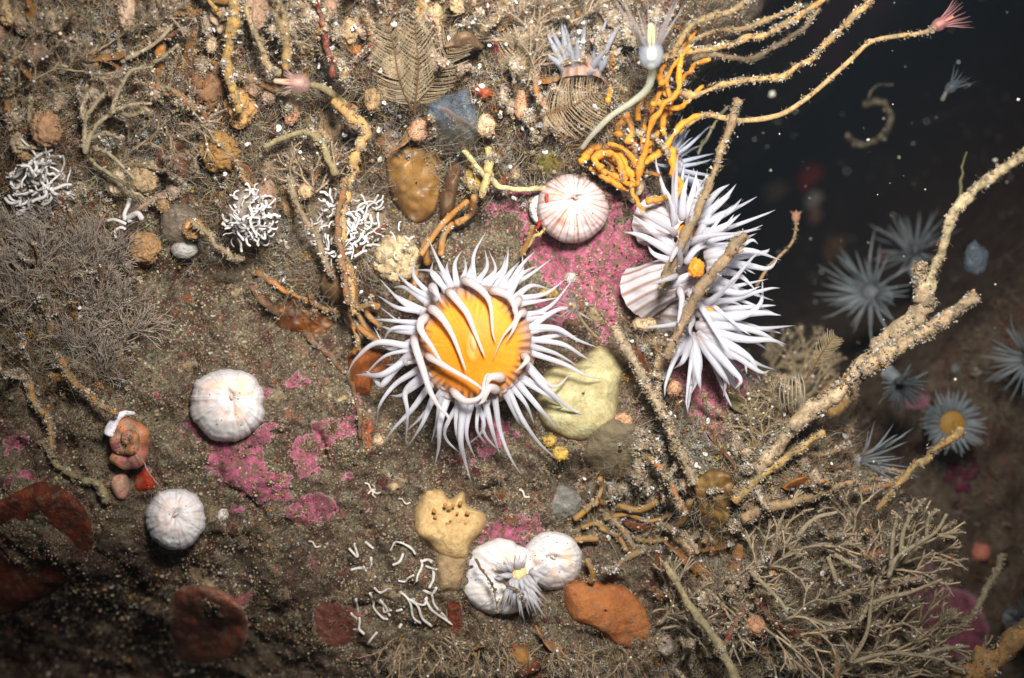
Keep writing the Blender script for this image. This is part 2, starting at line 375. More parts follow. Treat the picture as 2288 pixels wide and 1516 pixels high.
obj('rock_face', grid_mesh(MX, -RH, MZ, np.clip(rock_col, 0, 1), RH > -22), M_rock, label='brown silty rock face with pink crusts', kind='structure')

# the darker boulder and the gully wall behind
BX, BZ = np.meshgrid(np.arange(-60, 75, 0.22), np.arange(-55, 50, 0.22))
def back_y(X, Z):
    # boulder low on the right (about 8 cm behind), curving away upward into the dark gully
    line = -3.0 + 0.55*(X-10)
    up = smooth(-1.0, 7.0, Z + 2.2 - 1.0*(X-9.5) + 0.8*noise3(X*0.3, Z*0.3, 5.5))
    y = 6.5 + 62*up
    return y + 0.9*fbm(X*0.28, Z*0.28, 4.4, 4) + 0.28*fbm(X*1.1, Z*1.1, 1.1, 4)
BY = back_y(BX, BZ)
bc = np.stack([0.9*smooth(0.55, 0.8, fbm(BX*0.25, BZ*0.25, 9, 3)), 0.35*smooth(0.3, 0.8, fbm(BX*0.4, BZ*0.4, 3, 3)), 0.45+0.3*smooth(-2,6,BZ)], -1).reshape(-1,3)  # third channel darkens rock upward: gully darkness put into the colour
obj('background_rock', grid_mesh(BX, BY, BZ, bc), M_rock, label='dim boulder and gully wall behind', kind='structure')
def bgpt(px, py):
    y = 8.0
    for _ in range(25):
        s = (D+y)/D; y = 0.6*y+0.4*back_y((px-1144)/100*s, (758-py)/100*s)
    return P(px, py, -float(y)), (D+float(y))/D
# ------------------------------------------------------------------ palettes
TAN=C(184,164,132); BRN=C(146,122,92); DBR=C(84,66,48); PBR=C(186,156,140); CRM=C(228,214,192); AMB=C(186,128,52); RED=C(126,52,44); WHT=C(238,234,232); OLV=C(158,150,120); GRY=C(182,174,160)
PAL = np.array([TAN,BRN,DBR,PBR,CRM,AMB,RED,WHT,OLV,GRY])
def pick(n, w): 
    w = np.asarray(w, float); return np.clip(PAL[rng.choice(len(PAL), n, p=w/w.sum())]*rng.uniform(0.7,1.3,(n,1)), 0, 0.9)
def patchy(c, p, k=0.6): return np.clip(c*np.clip(1.35+k*fbm(p[:,0]*0.8, p[:,1]*0.8, p[:,2]*0.8, 3)*1.3, 0.35, 1.9)[:,None], 0, 0.56)
def inpoly(px, py, poly):
    poly = np.asarray(poly, float); r = np.zeros(px.shape, bool); j = len(poly)-1
    for i in range(len(poly)):
        a, b = poly[i], poly[j]
        r ^= ((a[1] > py) != (b[1] > py)) & (px < (b[0]-a[0])*(py-a[1])/(b[1]-a[1]+1e-9)+a[0]); j = i
    return r
LOWR = [(1375,740),(1480,720),(1540,930),(1660,960),(1780,880),(1900,980),(2060,1100),(2080,1560),(1300,1560),(1450,1440),(1500,1290),(1340,1200),(1290,1060),(1400,980)]
def dens(px, py):
    w = 30*noise3(px*0.012, py*0.012, 3.3)
    d = smooth(500, 400, py + w + 0.03*(px-700))*smooth(1560, 1440, px)
    d = np.maximum(d, smooth(340, 240, px+w)*smooth(930, 820, py))
    d = np.maximum(d, 0.8*smooth(560,480,px)*smooth(620,540,py))
    d = np.maximum(d, smooth(560, 640, px)*smooth(870, 790, px)*smooth(740, 660, py))
    d = np.maximum(d, inpoly(px+w, py, LOWR)*0.95)
    d = np.maximum(d, 0.9*smooth(1400, 1450, py+w)*smooth(820, 950, px))
    return d
EXCL = [(1279,466,125),(1208,468,70),(1062,775,230),(1290,890,120),(509,906,100),(392,1160,90),(1120,1290,110),(1234,1252,90),(1350,1370,125),(1000,1180,110),(915,410,90),(884,580,60),(1000,260,70),(1450,140,60),(562,488,60),(770,505,80),(88,420,70),(1560,600,190),(1590,1130,60)]
def scatter(n, mind=0.0, box=(-120,-120,2200,1640), p=1.0, excl=False):
    out = []
    while sum(map(len, out)) < n:
        px = rng.uniform(box[0], box[2], 4*n); py = rng.uniform(box[1], box[3], 4*n)
        ok = rng.random(4*n) < (np.maximum(dens(px, py)**p, mind) if p > 0 else (0.5-0.28*dens(px, py))*(0.12+0.88*smooth(-0.15, 0.35, fbm(px*0.018, py*0.018, 6.6, 4, 0.65))))
        ed = np.interp(py, EDGE[:,0], EDGE[:,1]); ok &= px < ed - 10
        if excl:
            for (x_, y_, r_) in EXCL: ok &= (px-x_)**2+(py-y_)**2 > r_*r_
        out.append(np.stack([px[ok], py[ok]], -1))
    return np.concatenate(out)[:n]
def on_rock(q, off=0.0):
    p = S(q[:,0], q[:,1], off); return p, rnormal(p[:,0], p[:,2])
# fine uncountable cover
GRAIN_W = [2.5,5,7,1.2,.45,.4,2,.12,4,1.5]
q = scatter(56000, 0.40, p=-1); p, nn = on_rock(q); d_ = dens(q[:,0], q[:,1])
mb = MB(); r = np.clip(0.006+rng.gamma(1.4, 0.0048, len(p)), 0, 0.045)*(1+0.2*d_)
lumps(mb, p+nn*(r*0.4)[:,None], r[:,None]*rng.uniform(0.6,1.5,(len(p),3)), patchy(pick(len(p), GRAIN_W), p), 0, 0.35)
obj('silt_grains', mb, M_fine, label='silt flecks and shell grit over the rock', kind='stuff')
q = scatter(60000, 0.22); p, nn = on_rock(q); d_ = dens(q[:,0], q[:,1])
mb = MB(); dirs = norm(nn*0.8 + rng.normal(0,0.6,p.shape) + np.array([0,-0.1,0.2]))
filaments(mb, p, dirs, rng.uniform(0.05,0.36,len(p))*(0.22+0.9*d_), rng.uniform(0.004,0.011,len(p)), patchy(pick(len(p), [6,8,3,4,1.6,3.2,1.6,.2,2.6,2]), p), 3, 0.6)
obj('filament_turf', mb, M_fine, label='fine brown turf of tangled filaments', kind='stuff')
q = scatter(20000, 0.0, p=2); p, nn = on_rock(q)
mb = MB(); dirs = norm(nn*0.9 + rng.normal(0,0.55,p.shape) + np.array([0.05,-0.1,0.35]))
filaments(mb, p, dirs, rng.uniform(0.25,0.75,len(p)), rng.uniform(0.003,0.008,len(p)), patchy(pick(len(p), [7,7,1,6,3,3.4,1,.3,2.5,3]), p, .35), 5, 0.7)
obj('hydroid_fuzz', mb, M_fine, label='soft pale fuzz of hair thin hydroids', kind='stuff')
q = scatter(3400, 0.04, p=0.8); p, nn = on_rock(q); d_ = dens(q[:,0], q[:,1])
mb = MB(); r = rng.uniform(0.03, 0.11, len(p))*(0.5+0.6*d_)
flocs(mb, p+nn*(r*0.5+rng.uniform(0,0.38,len(p))*d_)[:,None], r, patchy(pick(len(p), [7,5,1.6,5,3.4,2,.8,.8,2.5,2]), p), 22)
obj('detritus_clumps', mb, M_fine, label='fluffy clumps of silt caught in the growth', kind='stuff')

# ------------------------------------------------------------------ builders of things
def coat(mb, path, rad, n, cols, L=(0.03,0.09), beads=0, lump=0):
    """fuzz, silt lumps along a stem"""
    t, U, W = frames(path); k = rng.integers(0, len(path), n); a = rng.uniform(0, 2*math.pi, n)
    nrm = np.cos(a)[:,None]*U[k]+np.sin(a)[:,None]*W[k]; rr = np.broadcast_to(rad, (len(path),))[k]
    jit = t[k]*rng.uniform(-0.5,0.5,(n,1))*np.linalg.norm(path[1]-path[0])
    filaments(mb, path[k]+nrm*(rr*0.85)[:,None]+jit, nrm+t[k]*rng.normal(0,.4,(n,1)), rng.uniform(*L, n), rng.uniform(0.003,0.008,n), pick(n, cols), 2, 0.5)
    if lump:
        k = rng.integers(0, len(path), lump); a = rng.uniform(0, 2*math.pi, lump)
        nrm = np.cos(a)[:,None]*U[k]+np.sin(a)[:,None]*W[k]; rr = np.broadcast_to(rad, (len(path),))[k]
        s = rng.uniform(0.02,0.06,lump)
        flocs(mb, path[k]+nrm*(rr+s*0.1)[:,None], s, pick(lump, cols), 9, (0.007,0.022))
W_SILT = [6,3,.8,4,4,.5,.3,1.4,3,5]
W_BEAD = [4,2,.5,4,5,.6,.3,3,2,4]
def line(pts, h0, h1=None, on=False):
    a = np.array([x[:2] for x in pts], float)
    hs = np.linspace(h0, h0 if h1 is None else h1, len(a))
    for i, x in enumerate(pts):
        if len(x) > 2: hs[i] = x[2]
    return S(a[:,0], a[:,1], hs) if on else P(a[:,0], a[:,1], hs)
def stem(label, pts3, r0, r1, col, fuzz=60, lump=20, rough=0.25, name='silty_hydroid', cat='stem', mat=None, group=None, n=8, wts=W_SILT, L=(0.03,0.09), parent=None):
    p = spline(pts3, n); k_ = np.arange(len(p)); sd_ = float(np.sum(p[0])); p = p+0.045*np.stack([noise3(k_*.28, sd_, 1.)+.5*noise3(k_*.7, sd_, 2.), noise3(k_*.28, sd_, 5.), noise3(k_*.28, sd_, 9.)+.5*noise3(k_*.7, sd_, 7.)], -1)*np.sin(np.linspace(0.15, 2.99, len(p)))[:,None]
    rr = np.linspace(r0, r1, len(p))*(1+0.26*noise3(np.arange(len(p))*0.3, r0*90, 1.0))
    mb = MB(); tube(mb, p, rr, np.asarray(col)[None]*(1+0.22*noise3(k_*.25, sd_, 3.))[:,None], 10, rough*1.15, freq=5)
    if fuzz or lump: coat(mb, p, rr, int(fuzz*1.8), wts, L, lump=int(lump*1.1))
    return obj(name, mb, mat or M_silt, parent, label, cat if parent is None else None, group)
def tentacle(parent, pts3, r0, col, tip=None, blunt=0.2, n=6, mat=None):
    p = spline(pts3, n); t = np.linspace(0, 1, len(p)); rr = r0*((1-t)**0.95*(1-blunt*0.2)+blunt*0.2)*(1-0.2*np.exp(-(t/0.06)**2))
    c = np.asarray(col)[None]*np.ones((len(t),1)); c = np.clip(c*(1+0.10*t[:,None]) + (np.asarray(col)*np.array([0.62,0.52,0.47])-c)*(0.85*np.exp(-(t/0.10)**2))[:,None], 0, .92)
    if tip is not None: c = c*(1-t[:,None]**2)+np.asarray(tip)*t[:,None]**2
    mb = MB(); tube(mb, p, rr, c, 10, 0.08, freq=5)
    return obj('tentacle', mb, mat or M_tent, parent)
TENT = np.array([0.79,0.785,0.85])
def disc_mesh(cen, ax, ux, rx, rz, dome, cols, rings=26, seg=120, mouth=0.12, ribs=0.02, nrib=48):
    """oral disc: radial cushion with a slit mouth; ax = facing direction, ux = long axis"""
    ax = norm(ax); ux = norm(np.asarray(ux)-ax*np.dot(ux, ax)); wx = np.cross(ax, ux)
    r = np.linspace(0, 1.06, rings)[:,None]; a = (np.arange(seg)/seg*2*math.pi)[None]
    hh = dome*(1-r**2.2) - mouth*np.exp(-((r*np.cos(a)/0.05)**2+(r*np.sin(a)/0.16)**2)) + 0.6*mouth*np.exp(-(((r*np.hypot(np.cos(a)*1.9, np.sin(a))-0.2)/0.07)**2))
    hh = hh + ribs*np.cos(a*nrib)*smooth(0.2,0.8,r) - 0.5*dome*smooth(0.95,1.06,r)
    v = np.asarray(cen)+ (r*np.cos(a)*rx)[...,None]*ux + (r*np.sin(a)*rz)[...,None]*wx + hh[...,None]*ax
    col = cols(r*np.ones_like(a), a*np.ones_like(r))
    i = np.arange(rings-1)[:,None]*seg; j = np.arange(seg)[None]; k = (j+1) % seg
    q = np.stack([i+j, i+k, i+seg+k, i+seg+j], -1).reshape(-1,4)
    mb = MB(); mb.add(v, q, None, col.reshape(-1,3)); return mb
def orange_disc(r, a):
    o1, o2, rim, dk = C(234,132,16), C(240,166,64), C(178,144,128), C(92,62,48)
    n = 0.5+0.5*noise3(np.cos(a)*7, np.sin(a)*7, r*1.5); n2 = 0.5+0.5*noise3(np.cos(a)*19, np.sin(a)*19, r*2.5); st = 0.5+0.5*np.cos(a*46+3*n)
    c = o1*np.ones(r.shape+(1,))
    c = c + (o2-c)*(0.8*smooth(0.2,0.8,r)*(0.2*st+0.8*n2))[...,None]
    c = c + (rim-c)*smooth(0.74,0.97,r-0.16*(n2-0.5))[...,None]
    c = c + (dk-c)*(0.8*smooth(0.70,0.82,r)*(1-smooth(0.94,1.04,r))*smooth(0.42,0.75,0.6*n+0.4*st))[...,None]
    slit = np.exp(-((r*np.cos(a)/0.08)**2+((r*np.sin(a)-0.06)/0.2)**2))
    return c + (C(255,176,110)-c)*(0.9*slit)[...,None]
def column_mesh(p0, p1, r0, r1, stripes=15, c0=None, c1=None, seg=96, rings=24):
    c0 = C(204,198,202) if c0 is None else c0; c1 = C(138,98,66) if c1 is None else c1
    p = spline([p0, (np.asarray(p0)*0.5+np.asarray(p1)*0.5)+np.array([0,-0.08,0.04]), p1], rings//2); n = len(p)
    t, U, W = frames(p); a = np.arange(seg)/seg*2*math.pi; rr = np.interp(np.linspace(0,1,n), [0,.15,.6,1], [r0*1.1,r0,(r0+r1)*.48,r1])
    rr2 = rr[:,None]*(1+0.02*np.cos(a*stripes)[None])+0.015*noise3(np.cos(a)[None]*4, np.sin(a)[None]*4, np.arange(n)[:,None]*0.4)
    v = p[:,None]+rr2[...,None]*(np.cos(a)[None,:,None]*U[:,None]+np.sin(a)[None,:,None]*W[:,None])
    w = noise3(np.cos(a)*5, np.sin(a)*5, 2.0); s = np.cos(a*stripes+0.6*w)
    f = (smooth(0.45,0.8,s)*(0.75+0.4*w))[None,:]*np.ones((n,1))
    c = c0+(c1-c0)*f[...,None]
    i = np.arange(n-1)[:,None]*seg; j = np.arange(seg)[None]; k = (j+1) % seg
    mb = MB(); mb.add(v, np.stack([i+j,i+k,i+seg+k,i+seg+j],-1).reshape(-1,4), None, c.reshape(-1,3)); return mb
def side_anemone(label, base, cen, ax, R, n, L, col=TENT, disc=True, r0=0.085, splay=(35,100), stripes=True, group=None, mat=None, seed=0, colm=None, bow=0.35, disc_col=None, squash=1.0):
    rs = np.random.default_rng(seed); ax = norm(ax); cen = np.asarray(cen)
    t = thing('sea_anemone', label, 'sea anemone', base, group)
    obj('column', column_mesh(base, cen-ax*0.05, R*1.25, R*1.0, c0=colm if colm is not None else None, c1=(None if stripes else colm)), mat or M_closed, t)
    ux = norm(np.cross(ax, [0.1,0.2,1])); wx = np.cross(ax, ux)
    if disc: obj('oral_disc', disc_mesh(cen, ax, ux, R*0.95, R*0.95, R*0.25, disc_col or orange_disc, 18, 72, 0.06, 0.01, 30), M_disc, t)
    for i in range(n):
        ring = i % 3; a = (i+rs.uniform(-0.35,0.35))/n*2*math.pi
        rad = norm(np.cos(a)*ux+np.sin(a)*wx); th = math.radians(rs.uniform(*splay))*(0.55+0.225*ring)
        d = math.cos(th)*ax+math.sin(th)*rad; l = L*rs.uniform(0.75,1.15); b = cen+rad*R*(0.86+0.09*ring)
        side = np.cross(d, ax)*rs.normal(0,0.18)
        bend = (rad*0.5 - ax*0.3)*bow*rs.uniform(0.3,1.3)+side
        tip = ax*rs.uniform(0,0.25)+side*0.6
        pts = [b-ax*0.05, b+d*l*0.3, b+d*l*0.62+bend*l*0.22, b+d*l*0.9+bend*l*0.5+tip*l*0.1, b+d*l*1.02+bend*l*0.62+tip*l*0.35]
        tentacle(t, pts, r0*rs.uniform(0.8,1.15), col, mat=mat, n=5)
    return t
RIMS = []
def mound(outline, height, colfn, rings=18, seg=90, p=2.6, off=0.0, amp=0.05, freq=3.0, smoothb=0.7, skirt=0.35, tilt=(0,0)):
    o = np.asarray(outline, float); o = spline(np.concatenate([o, o[:1]]), max(3, seg//len(o)))[:-1]; seg = len(o); c = o.mean(0); RIMS.append(o)
    r = np.concatenate([np.linspace(0.02, 1, rings), [1.03]])[:,None,None]
    q = c+(o[None]-c)*r; hb = hgt(q[...,0], q[...,1]); hc = hgt(c[0], c[1])
    rr = r[...,0]
    o2 = (o-c)/100; A_ = np.c_[np.ones(len(o)), o2]; k_ = np.linalg.lstsq(A_, hgt(o[:,0], o[:,1]), rcond=None)[0]
    pl = k_[0]+(q[...,0]-c[0])/100*k_[1]+(q[...,1]-c[1])/100*k_[2]; hb = np.clip(hb, pl-0.35, pl+0.35); base = (hb*(1-smoothb)+pl*smoothb)*(1-rr**4)+hb*rr**4
    dx = (q[...,0]-c[0])/100; dy = (q[...,1]-c[1])/100
    h = base+off+height*np.clip(1-np.clip(rr,0,1)**p, 0, 1)**0.6 + amp*fbm(q[...,0]*0.01*freq, q[...,1]*0.01*freq, c[0], 3)*(1-rr**6)+dx*tilt[0]+dy*tilt[1]
    h[-1] = hb[-1]-skirt
    v = P(q[...,0], q[...,1], h); a = np.arange(seg)/seg*2*math.pi*np.ones_like(rr)
    col = np.clip(colfn(rr*np.ones((1,seg)), a, q), 0, 1)
    i = np.arange(len(r)-1)[:,None]*seg; j = np.arange(seg)[None]; k = (j+1) % seg
    mb = MB(); mb.add(v, np.stack([i+j,i+k,i+seg+k,i+seg+j],-1).reshape(-1,4), [[x, (x+1) % seg, 0] for x in range(1, seg-1)], col.reshape(-1,3)); return mb
def ell(cx, cy, rx, ry, n=14, j=0.06, rot=0.0, seed=1):
    rs = np.random.default_rng(seed); a = np.arange(n)/n*2*math.pi; k = 1+rs.uniform(-j, j, n); x = rx*k*np.cos(a); y = ry*k*np.sin(a); c, s = math.cos(rot), math.sin(rot)
    return np.stack([cx+x*c-y*s, cy+x*s+y*c], -1)
def plain(c1, c2=None, freq=2.0, rimc=None, rim=0.85):
    c2 = c1*0.7 if c2 is None else c2
    def f(r, a, q):
        n = 0.5+0.5*fbm(q[...,0]*0.01*freq, q[...,1]*0.01*freq, 1.0, 4)
        c = c1+(c2-c1)*np.clip(n,0,1)[...,None]
        if rimc is not None: c = c+(rimc-c)*smooth(rim, 1.0, r)[...,None]
        return c
    return f

# ------------------------------------------------------------------ the big open anemone
hc = float(hgt(1060, 775)); HD = hc+1.55
A = thing('sea_anemone', 'largest open white anemone with an orange face in the middle of the rock', 'sea anemone', P(1065, 785, hc))
obj('column', column_mesh(P(1070,790,hc-0.1), P(1062,776,HD-0.12), 1.0, 1.16), M_closed, A)
dm = disc_mesh(P(1060,772,HD-0.05), (-0.03,-1,-0.06), (1,0,0), 1.24, 1.27, 0.46, orange_disc, 40, 220, 0.05, 0.002, 46)
obj('oral_disc', dm, M_disc, A)
mm = MB(); u_ = np.linspace(-1,1,11); tube(mm, P(1058+2*u_, 762+27*u_, HD+0.36+0.03*np.cos(u_*3)), 0.085*np.sqrt(1-0.85*u_*u_), C(250,176,112), 10, 0.12); obj('mouth', mm, M_disc, A)
OUT = [  # tip ... base way-points (photo positions), outer crown
 [(953,663),(915,632),(877,607)],[(993,645),(965,612),(928,599)],[(990,640),(970,610),(961,590)],[(1006,634),(1000,605),(999,584)],[(1003,636),(985,615),(974,603)],
 [(1020,630),(1024,590),(1023,560)],[(1047,625),(1056,590),(1061,557)],[(1035,622),(1040,600),(1039,575)],[(1070,626),(1084,595),(1089,560)],[(1083,630),(1098,600),(1103,563)],
 [(1095,632),(1118,600),(1135,571)],[(1119,640),(1143,608),(1161,582)],[(1128,640),(1160,606),(1173,574)],[(1130,645),(1180,612),(1235,583)],[(1140,655),(1170,615),(1200,590)],
 [(1154,663),(1190,645),(1228,640)],[(1160,668),(1215,648),(1268,634)],[(1165,680),(1210,668),(1257,669)],[(1173,703),(1215,700),(1262,708)],[(1176,715),(1220,708),(1250,721)],
 [(1173,735),(1240,735),(1290,760),(1335,776)],[(1180,758),(1255,770),(1300,795),(1328,812)],[(1190,790),(1260,815),(1310,840),(1347,846)],[(1183,824),(1225,865),(1280,915),(1335,940)],
 [(1157,856),(1200,905),(1225,935),(1244,961)],[(1136,872),(1170,940),(1205,990),(1241,1026)],[(1106,893),(1122,960),(1140,1020),(1160,1063)],[(1085,903),(1100,965),(1118,1018)],
 [(1053,905),(1048,970),(1056,1027)],[(1037,903),(1035,980),(1040,1030),(1047,1076)],[(1022,898),(1020,960),(1030,1009)],[(998,893),(982,950),(980,1000),(972,1041)],[(985,888),(972,940),(969,990)],
 [(964,898),(935,945),(920,1004)],[(940,845),(913,877),(912,925),(900,993)],[(956,867),(911,912),(880,955),(862,998)],[(929,830),(880,858),(848,905),(845,952)],
 [(908,801),(884,827),(862,857),(850,864),(834,845),(820,830),(813,827)],[(898,811),(850,827),(815,836),(797,848)],[(913,774),(850,785),(797,806),(767,824)],
 [(924,721),(863,712),(824,719)],[(921,743),(880,735),(843,730)],[(937,695),(890,682),(841,667)],[(940,690),(900,670),(867,649)],[(925,735),(880,748),(845,762)],
 [(948,672),(905,645),(880,640)],[(915,765),(870,765),(832,748)],[(1168,845),(1215,880),(1262,905)],[(1190,775),(1245,790),(1290,820)],[(1145,866),(1175,905),(1195,950)],[(1070,905),(1072,960),(1083,1000)],[(1180,745),(1225,748),(1275,742)]]
rs = np.random.default_rng(3)
for i in range(20):
    an = i/20*6.283+rs.uniform(-.1,.1); l = rs.uniform(95,150); OUT.append([(1062+122*math.cos(an), 774+126*math.sin(an)), (1062+(122+l*.55)*math.cos(an+rs.normal(0,.06)), 774+(126+l*.55)*math.sin(an+rs.normal(0,.06))), (1062+(122+l)*math.cos(an+rs.normal(0,.1)), 774+(126+l)*math.sin(an+rs.normal(0,.1)))])
for w in OUT:
    n = len(w); hs = [HD-0.1]+[HD+0.02-0.75*(i/(n-1))**1.4+rs.uniform(-0.12,0.18) for i in range(1, n)]
    c0 = np.array(w[0])*0.92+np.array([1060,772])*0.08
    w = np.array(w, float); dv = w[-1]-w[0]; pv = np.array([-dv[1], dv[0]])/np.linalg.norm(dv); kk = rs.normal(0, 7)
    w = w+pv*(kk*np.sin(np.linspace(0, 1, n)*4.4))[:,None]
    pts = [P(c0[0], c0[1], HD-0.05)]+[P(x, y, h) for (x, y), h in zip(w, hs)]
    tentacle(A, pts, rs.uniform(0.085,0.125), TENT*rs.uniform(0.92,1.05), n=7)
INN = [ # tentacles folded in over the face
 [(1002,652),(1014,663),(1043,700),(1061,743),(1078,785),(1085,800)],[(1036,626),(1055,634),(1082,655),(1096,684),(1101,743),(1109,768)],
 [(1098,650),(1115,652),(1140,665),(1152,695),(1150,718),(1122,756),(1102,803)],[(962,690),(974,697),(993,718),(1014,756),(1035,812),(1043,831)],
 [(952,708),(940,722),(942,742),(964,774),(985,808),(998,824)],[(955,795),(968,803),(995,819),(1048,849),(1075,868),(1085,882)],
 [(924,755),(928,775),(945,825),(960,872),(978,905),(1000,930),(1003,945),(998,957)],[(1010,872),(1022,884),(1040,896),(1062,894),(1078,880),(1082,852),(1090,836),(1104,840)],
 [(1170,795),(1178,804),(1165,820),(1150,832)],[(966,640),(975,655),(988,678)],[(1110,872),(1092,868),(1080,895),(1068,905)],[(1122,845),(1110,842),(1095,845),(1088,862),(1086,900)],[(1172,700),(1160,705),(1148,735),(1132,765)],[(1160,668),(1150,690),(1152,712)]]
for w in INN:
    n = len(w); pts = [P(x, y, HD+0.16+0.42*math.sin(min(1, i/(n-1)*1.6)*math.pi*0.62)) for i, (x, y) in enumerate(w)]
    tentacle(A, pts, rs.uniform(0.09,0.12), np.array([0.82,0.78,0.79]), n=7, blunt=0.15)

# ------------------------------------------------------------------ the three on the right edge
def arms(t, lst, h0, seed, r=0.10):
    rs = np.random.default_rng(seed)
    for w in lst:
        n = len(w); w2 = [(w[0][0]*1.0, w[0][1])]+list(w[1:]); lift = rs.uniform(-0.1, 0.45); dn = rs.uniform(-0.5, 0.25)
        pts = [P(x, y, h0+lift*math.sin(math.pi*i/(n-1)*0.8)+dn*(i/(n-1))**2) for i, (x, y) in enumerate(w2)]
        tentacle(t, pts, r*rs.uniform(.85,1.2), TENT*rs.uniform(.93,1.05), n=7)
t = side_anemone('white anemone fanning upward behind the tall brown stalk', S(1455,495,0.15), P(1535,520,0.9), (0.5,-0.5,0.7), 0.40, 13, 1.5, seed=11, r0=0.085, bow=0.2)
arms(t, [[(1508,500),(1500,450),(1476,406)],[(1525,490),(1528,430),(1541,385)],[(1532,488),(1548,430),(1558,380)],[(1545,485),(1562,430),(1549,376)],[(1550,480),(1575,440),(1597,408)],[(1560,480),(1600,432),(1630,412)],[(1562,490),(1615,448),(1645,412)],[(1565,500),(1630,472),(1657,444)],[(1560,500),(1605,490),(1628,472)],
  [(1560,515),(1610,515),(1640,480)],[(1515,560),(1450,510),(1414,481)],[(1520,575),(1440,530),(1392,518)],[(1520,590),(1465,570),(1447,549)],[(1532,588),(1560,556),(1626,540)],[(1560,540),(1630,526),(1700,512)],[(1565,550),(1650,548),(1680,537),(1694,546)],[(1540,500),(1540,450),(1552,412)],[(1565,530),(1620,505),(1655,478)],[(1555,535),(1590,470),(1608,440)]], 1.1, 41)
t = side_anemone('white anemone with striped column and small orange face between two stalks', S(1432,655,0.35), P(1540,610,1.2), (0.72,-0.66,0.05), 0.44, 12, 1.4, seed=12, r0=0.085, bow=0.25, disc=False)
m_ = MB(); blob(m_, P(1556,600,1.42), (0.17,0.10,0.2), C(222,134,40), 3, 0.2, 3); obj('oral_disc', m_, M_disc, t)
arms(t, [[(1575,575),(1670,560),(1745,582)],[(1580,590),(1660,592),(1716,600),(1740,576)],[(1568,648),(1640,640),(1716,624)],[(1580,585),(1640,590),(1668,612)],[(1580,620),(1640,640),(1655,672)],[(1500,640),(1530,618),(1545,608)],[(1575,570),(1650,540),(1690,522)],[(1580,600),(1650,615),(1690,650)],[(1575,630),(1620,650),(1640,640)],[(1585,585),(1700,566),(1720,556)],[(1570,635),(1650,655),(1700,640)]], 1.25, 42)
t = side_anemone('white anemone drooping over the bright pink crust at the rock edge', S(1500,705,-0.1), P(1570,712,1.05), (0.55,-0.62,-0.5), 0.42, 14, 1.5, seed=13, r0=0.085, bow=0.3, disc=False)
m_ = MB(); blob(m_, P(1583,692,1.25), (0.22,0.10,0.22), C(222,140,60), 3, 0.2, 3); obj('oral_disc', m_, M_disc, t)
arms(t, [[(1555,690),(1620,672),(1668,688)],[(1550,700),(1650,708),(1698,680),(1704,625)],[(1555,728),(1640,730),(1700,745),(1753,775)],[(1560,725),(1680,735),(1776,728)],[(1565,715),(1690,700),(1745,705)],[(1560,742),(1620,790),(1660,805),(1669,836)],[(1565,742),(1650,785),(1690,812),(1735,828)],[(1558,750),(1600,810),(1620,850),(1617,887)],[(1562,750),(1620,820),(1640,860),(1653,877)],[(1545,745),(1562,810),(1557,850),(1542,885)],
  [(1535,735),(1548,800),(1552,850),(1535,868)],[(1540,735),(1512,755),(1497,757)],[(1540,738),(1510,763),(1488,770)],[(1540,742),(1507,775),(1489,792)],[(1540,748),(1517,790),(1497,802)],[(1542,752),(1527,805),(1505,825)],[(1550,755),(1560,840),(1566,874)],[(1565,745),(1650,800),(1700,832),(1720,828)],[(1565,750),(1630,820),(1655,850),(1642,870)],[(1565,735),(1660,758),(1720,760),(1756,770)],[(1560,755),(1610,830),(1632,862)],[(1570,740),(1670,795),(1700,852)]], 1.25, 43, 0.115)
side_anemone('pale anemone peeping through the growth near the top', S(1297,185,0.1), P(1296,152,2.0), (0.0,-0.72,0.69), 0.36, 16, 0.95, col=np.array([0.60,0.63,0.74]), seed=14, disc=False, splay=(5,50), colm=C(150,128,116), r0=0.1)
side_anemone('pale anemone half hidden behind the orange holdfast', P(1470,370,-0.6), P(1505,368,0.0), (0.85,-0.45,0.15), 0.3, 26, 0.85, col=np.array([0.66,0.70,0.82]), seed=15, disc=False, r0=0.06)
# dim ones on the boulder behind, weak light there put into their colour
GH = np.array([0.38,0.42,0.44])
def far_anemone(label, px, py, ax, R, n, L, depth=None, seed=0, disc=False, dc=None, r0=0.034, splay=(25,95), k=1.0):
    if depth is None: b, s = bgpt(px, py)
    else: b, s = P(px, py, -depth), (D+depth)/D
    dc_ = dc is not None; dc = dc or (lambda r, a_: (C(96,100,102)*np.ones(r.shape+(1,)))*(1.2-0.6*r)[...,None]); disc = True
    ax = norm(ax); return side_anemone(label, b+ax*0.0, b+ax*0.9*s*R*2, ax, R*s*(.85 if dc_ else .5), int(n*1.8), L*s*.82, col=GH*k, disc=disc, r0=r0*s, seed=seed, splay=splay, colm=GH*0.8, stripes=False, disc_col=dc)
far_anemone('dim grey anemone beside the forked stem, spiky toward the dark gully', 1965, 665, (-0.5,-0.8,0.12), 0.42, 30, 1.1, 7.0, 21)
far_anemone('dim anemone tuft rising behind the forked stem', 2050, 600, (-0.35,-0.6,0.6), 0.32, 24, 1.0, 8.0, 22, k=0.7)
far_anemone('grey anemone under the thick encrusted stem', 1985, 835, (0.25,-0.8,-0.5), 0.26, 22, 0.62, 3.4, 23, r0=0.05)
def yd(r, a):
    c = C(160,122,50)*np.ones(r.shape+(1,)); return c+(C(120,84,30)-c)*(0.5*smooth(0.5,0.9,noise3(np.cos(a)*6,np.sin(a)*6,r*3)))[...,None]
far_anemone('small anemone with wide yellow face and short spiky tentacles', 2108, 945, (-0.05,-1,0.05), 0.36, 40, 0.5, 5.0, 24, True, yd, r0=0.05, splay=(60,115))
far_anemone('bluish anemone with long curved arms in the lower gap', 1885, 1035, (0.75,-0.6,0.15), 0.28, 14, 1.2, 1.6, 25, k=1.05, splay=(15,70))
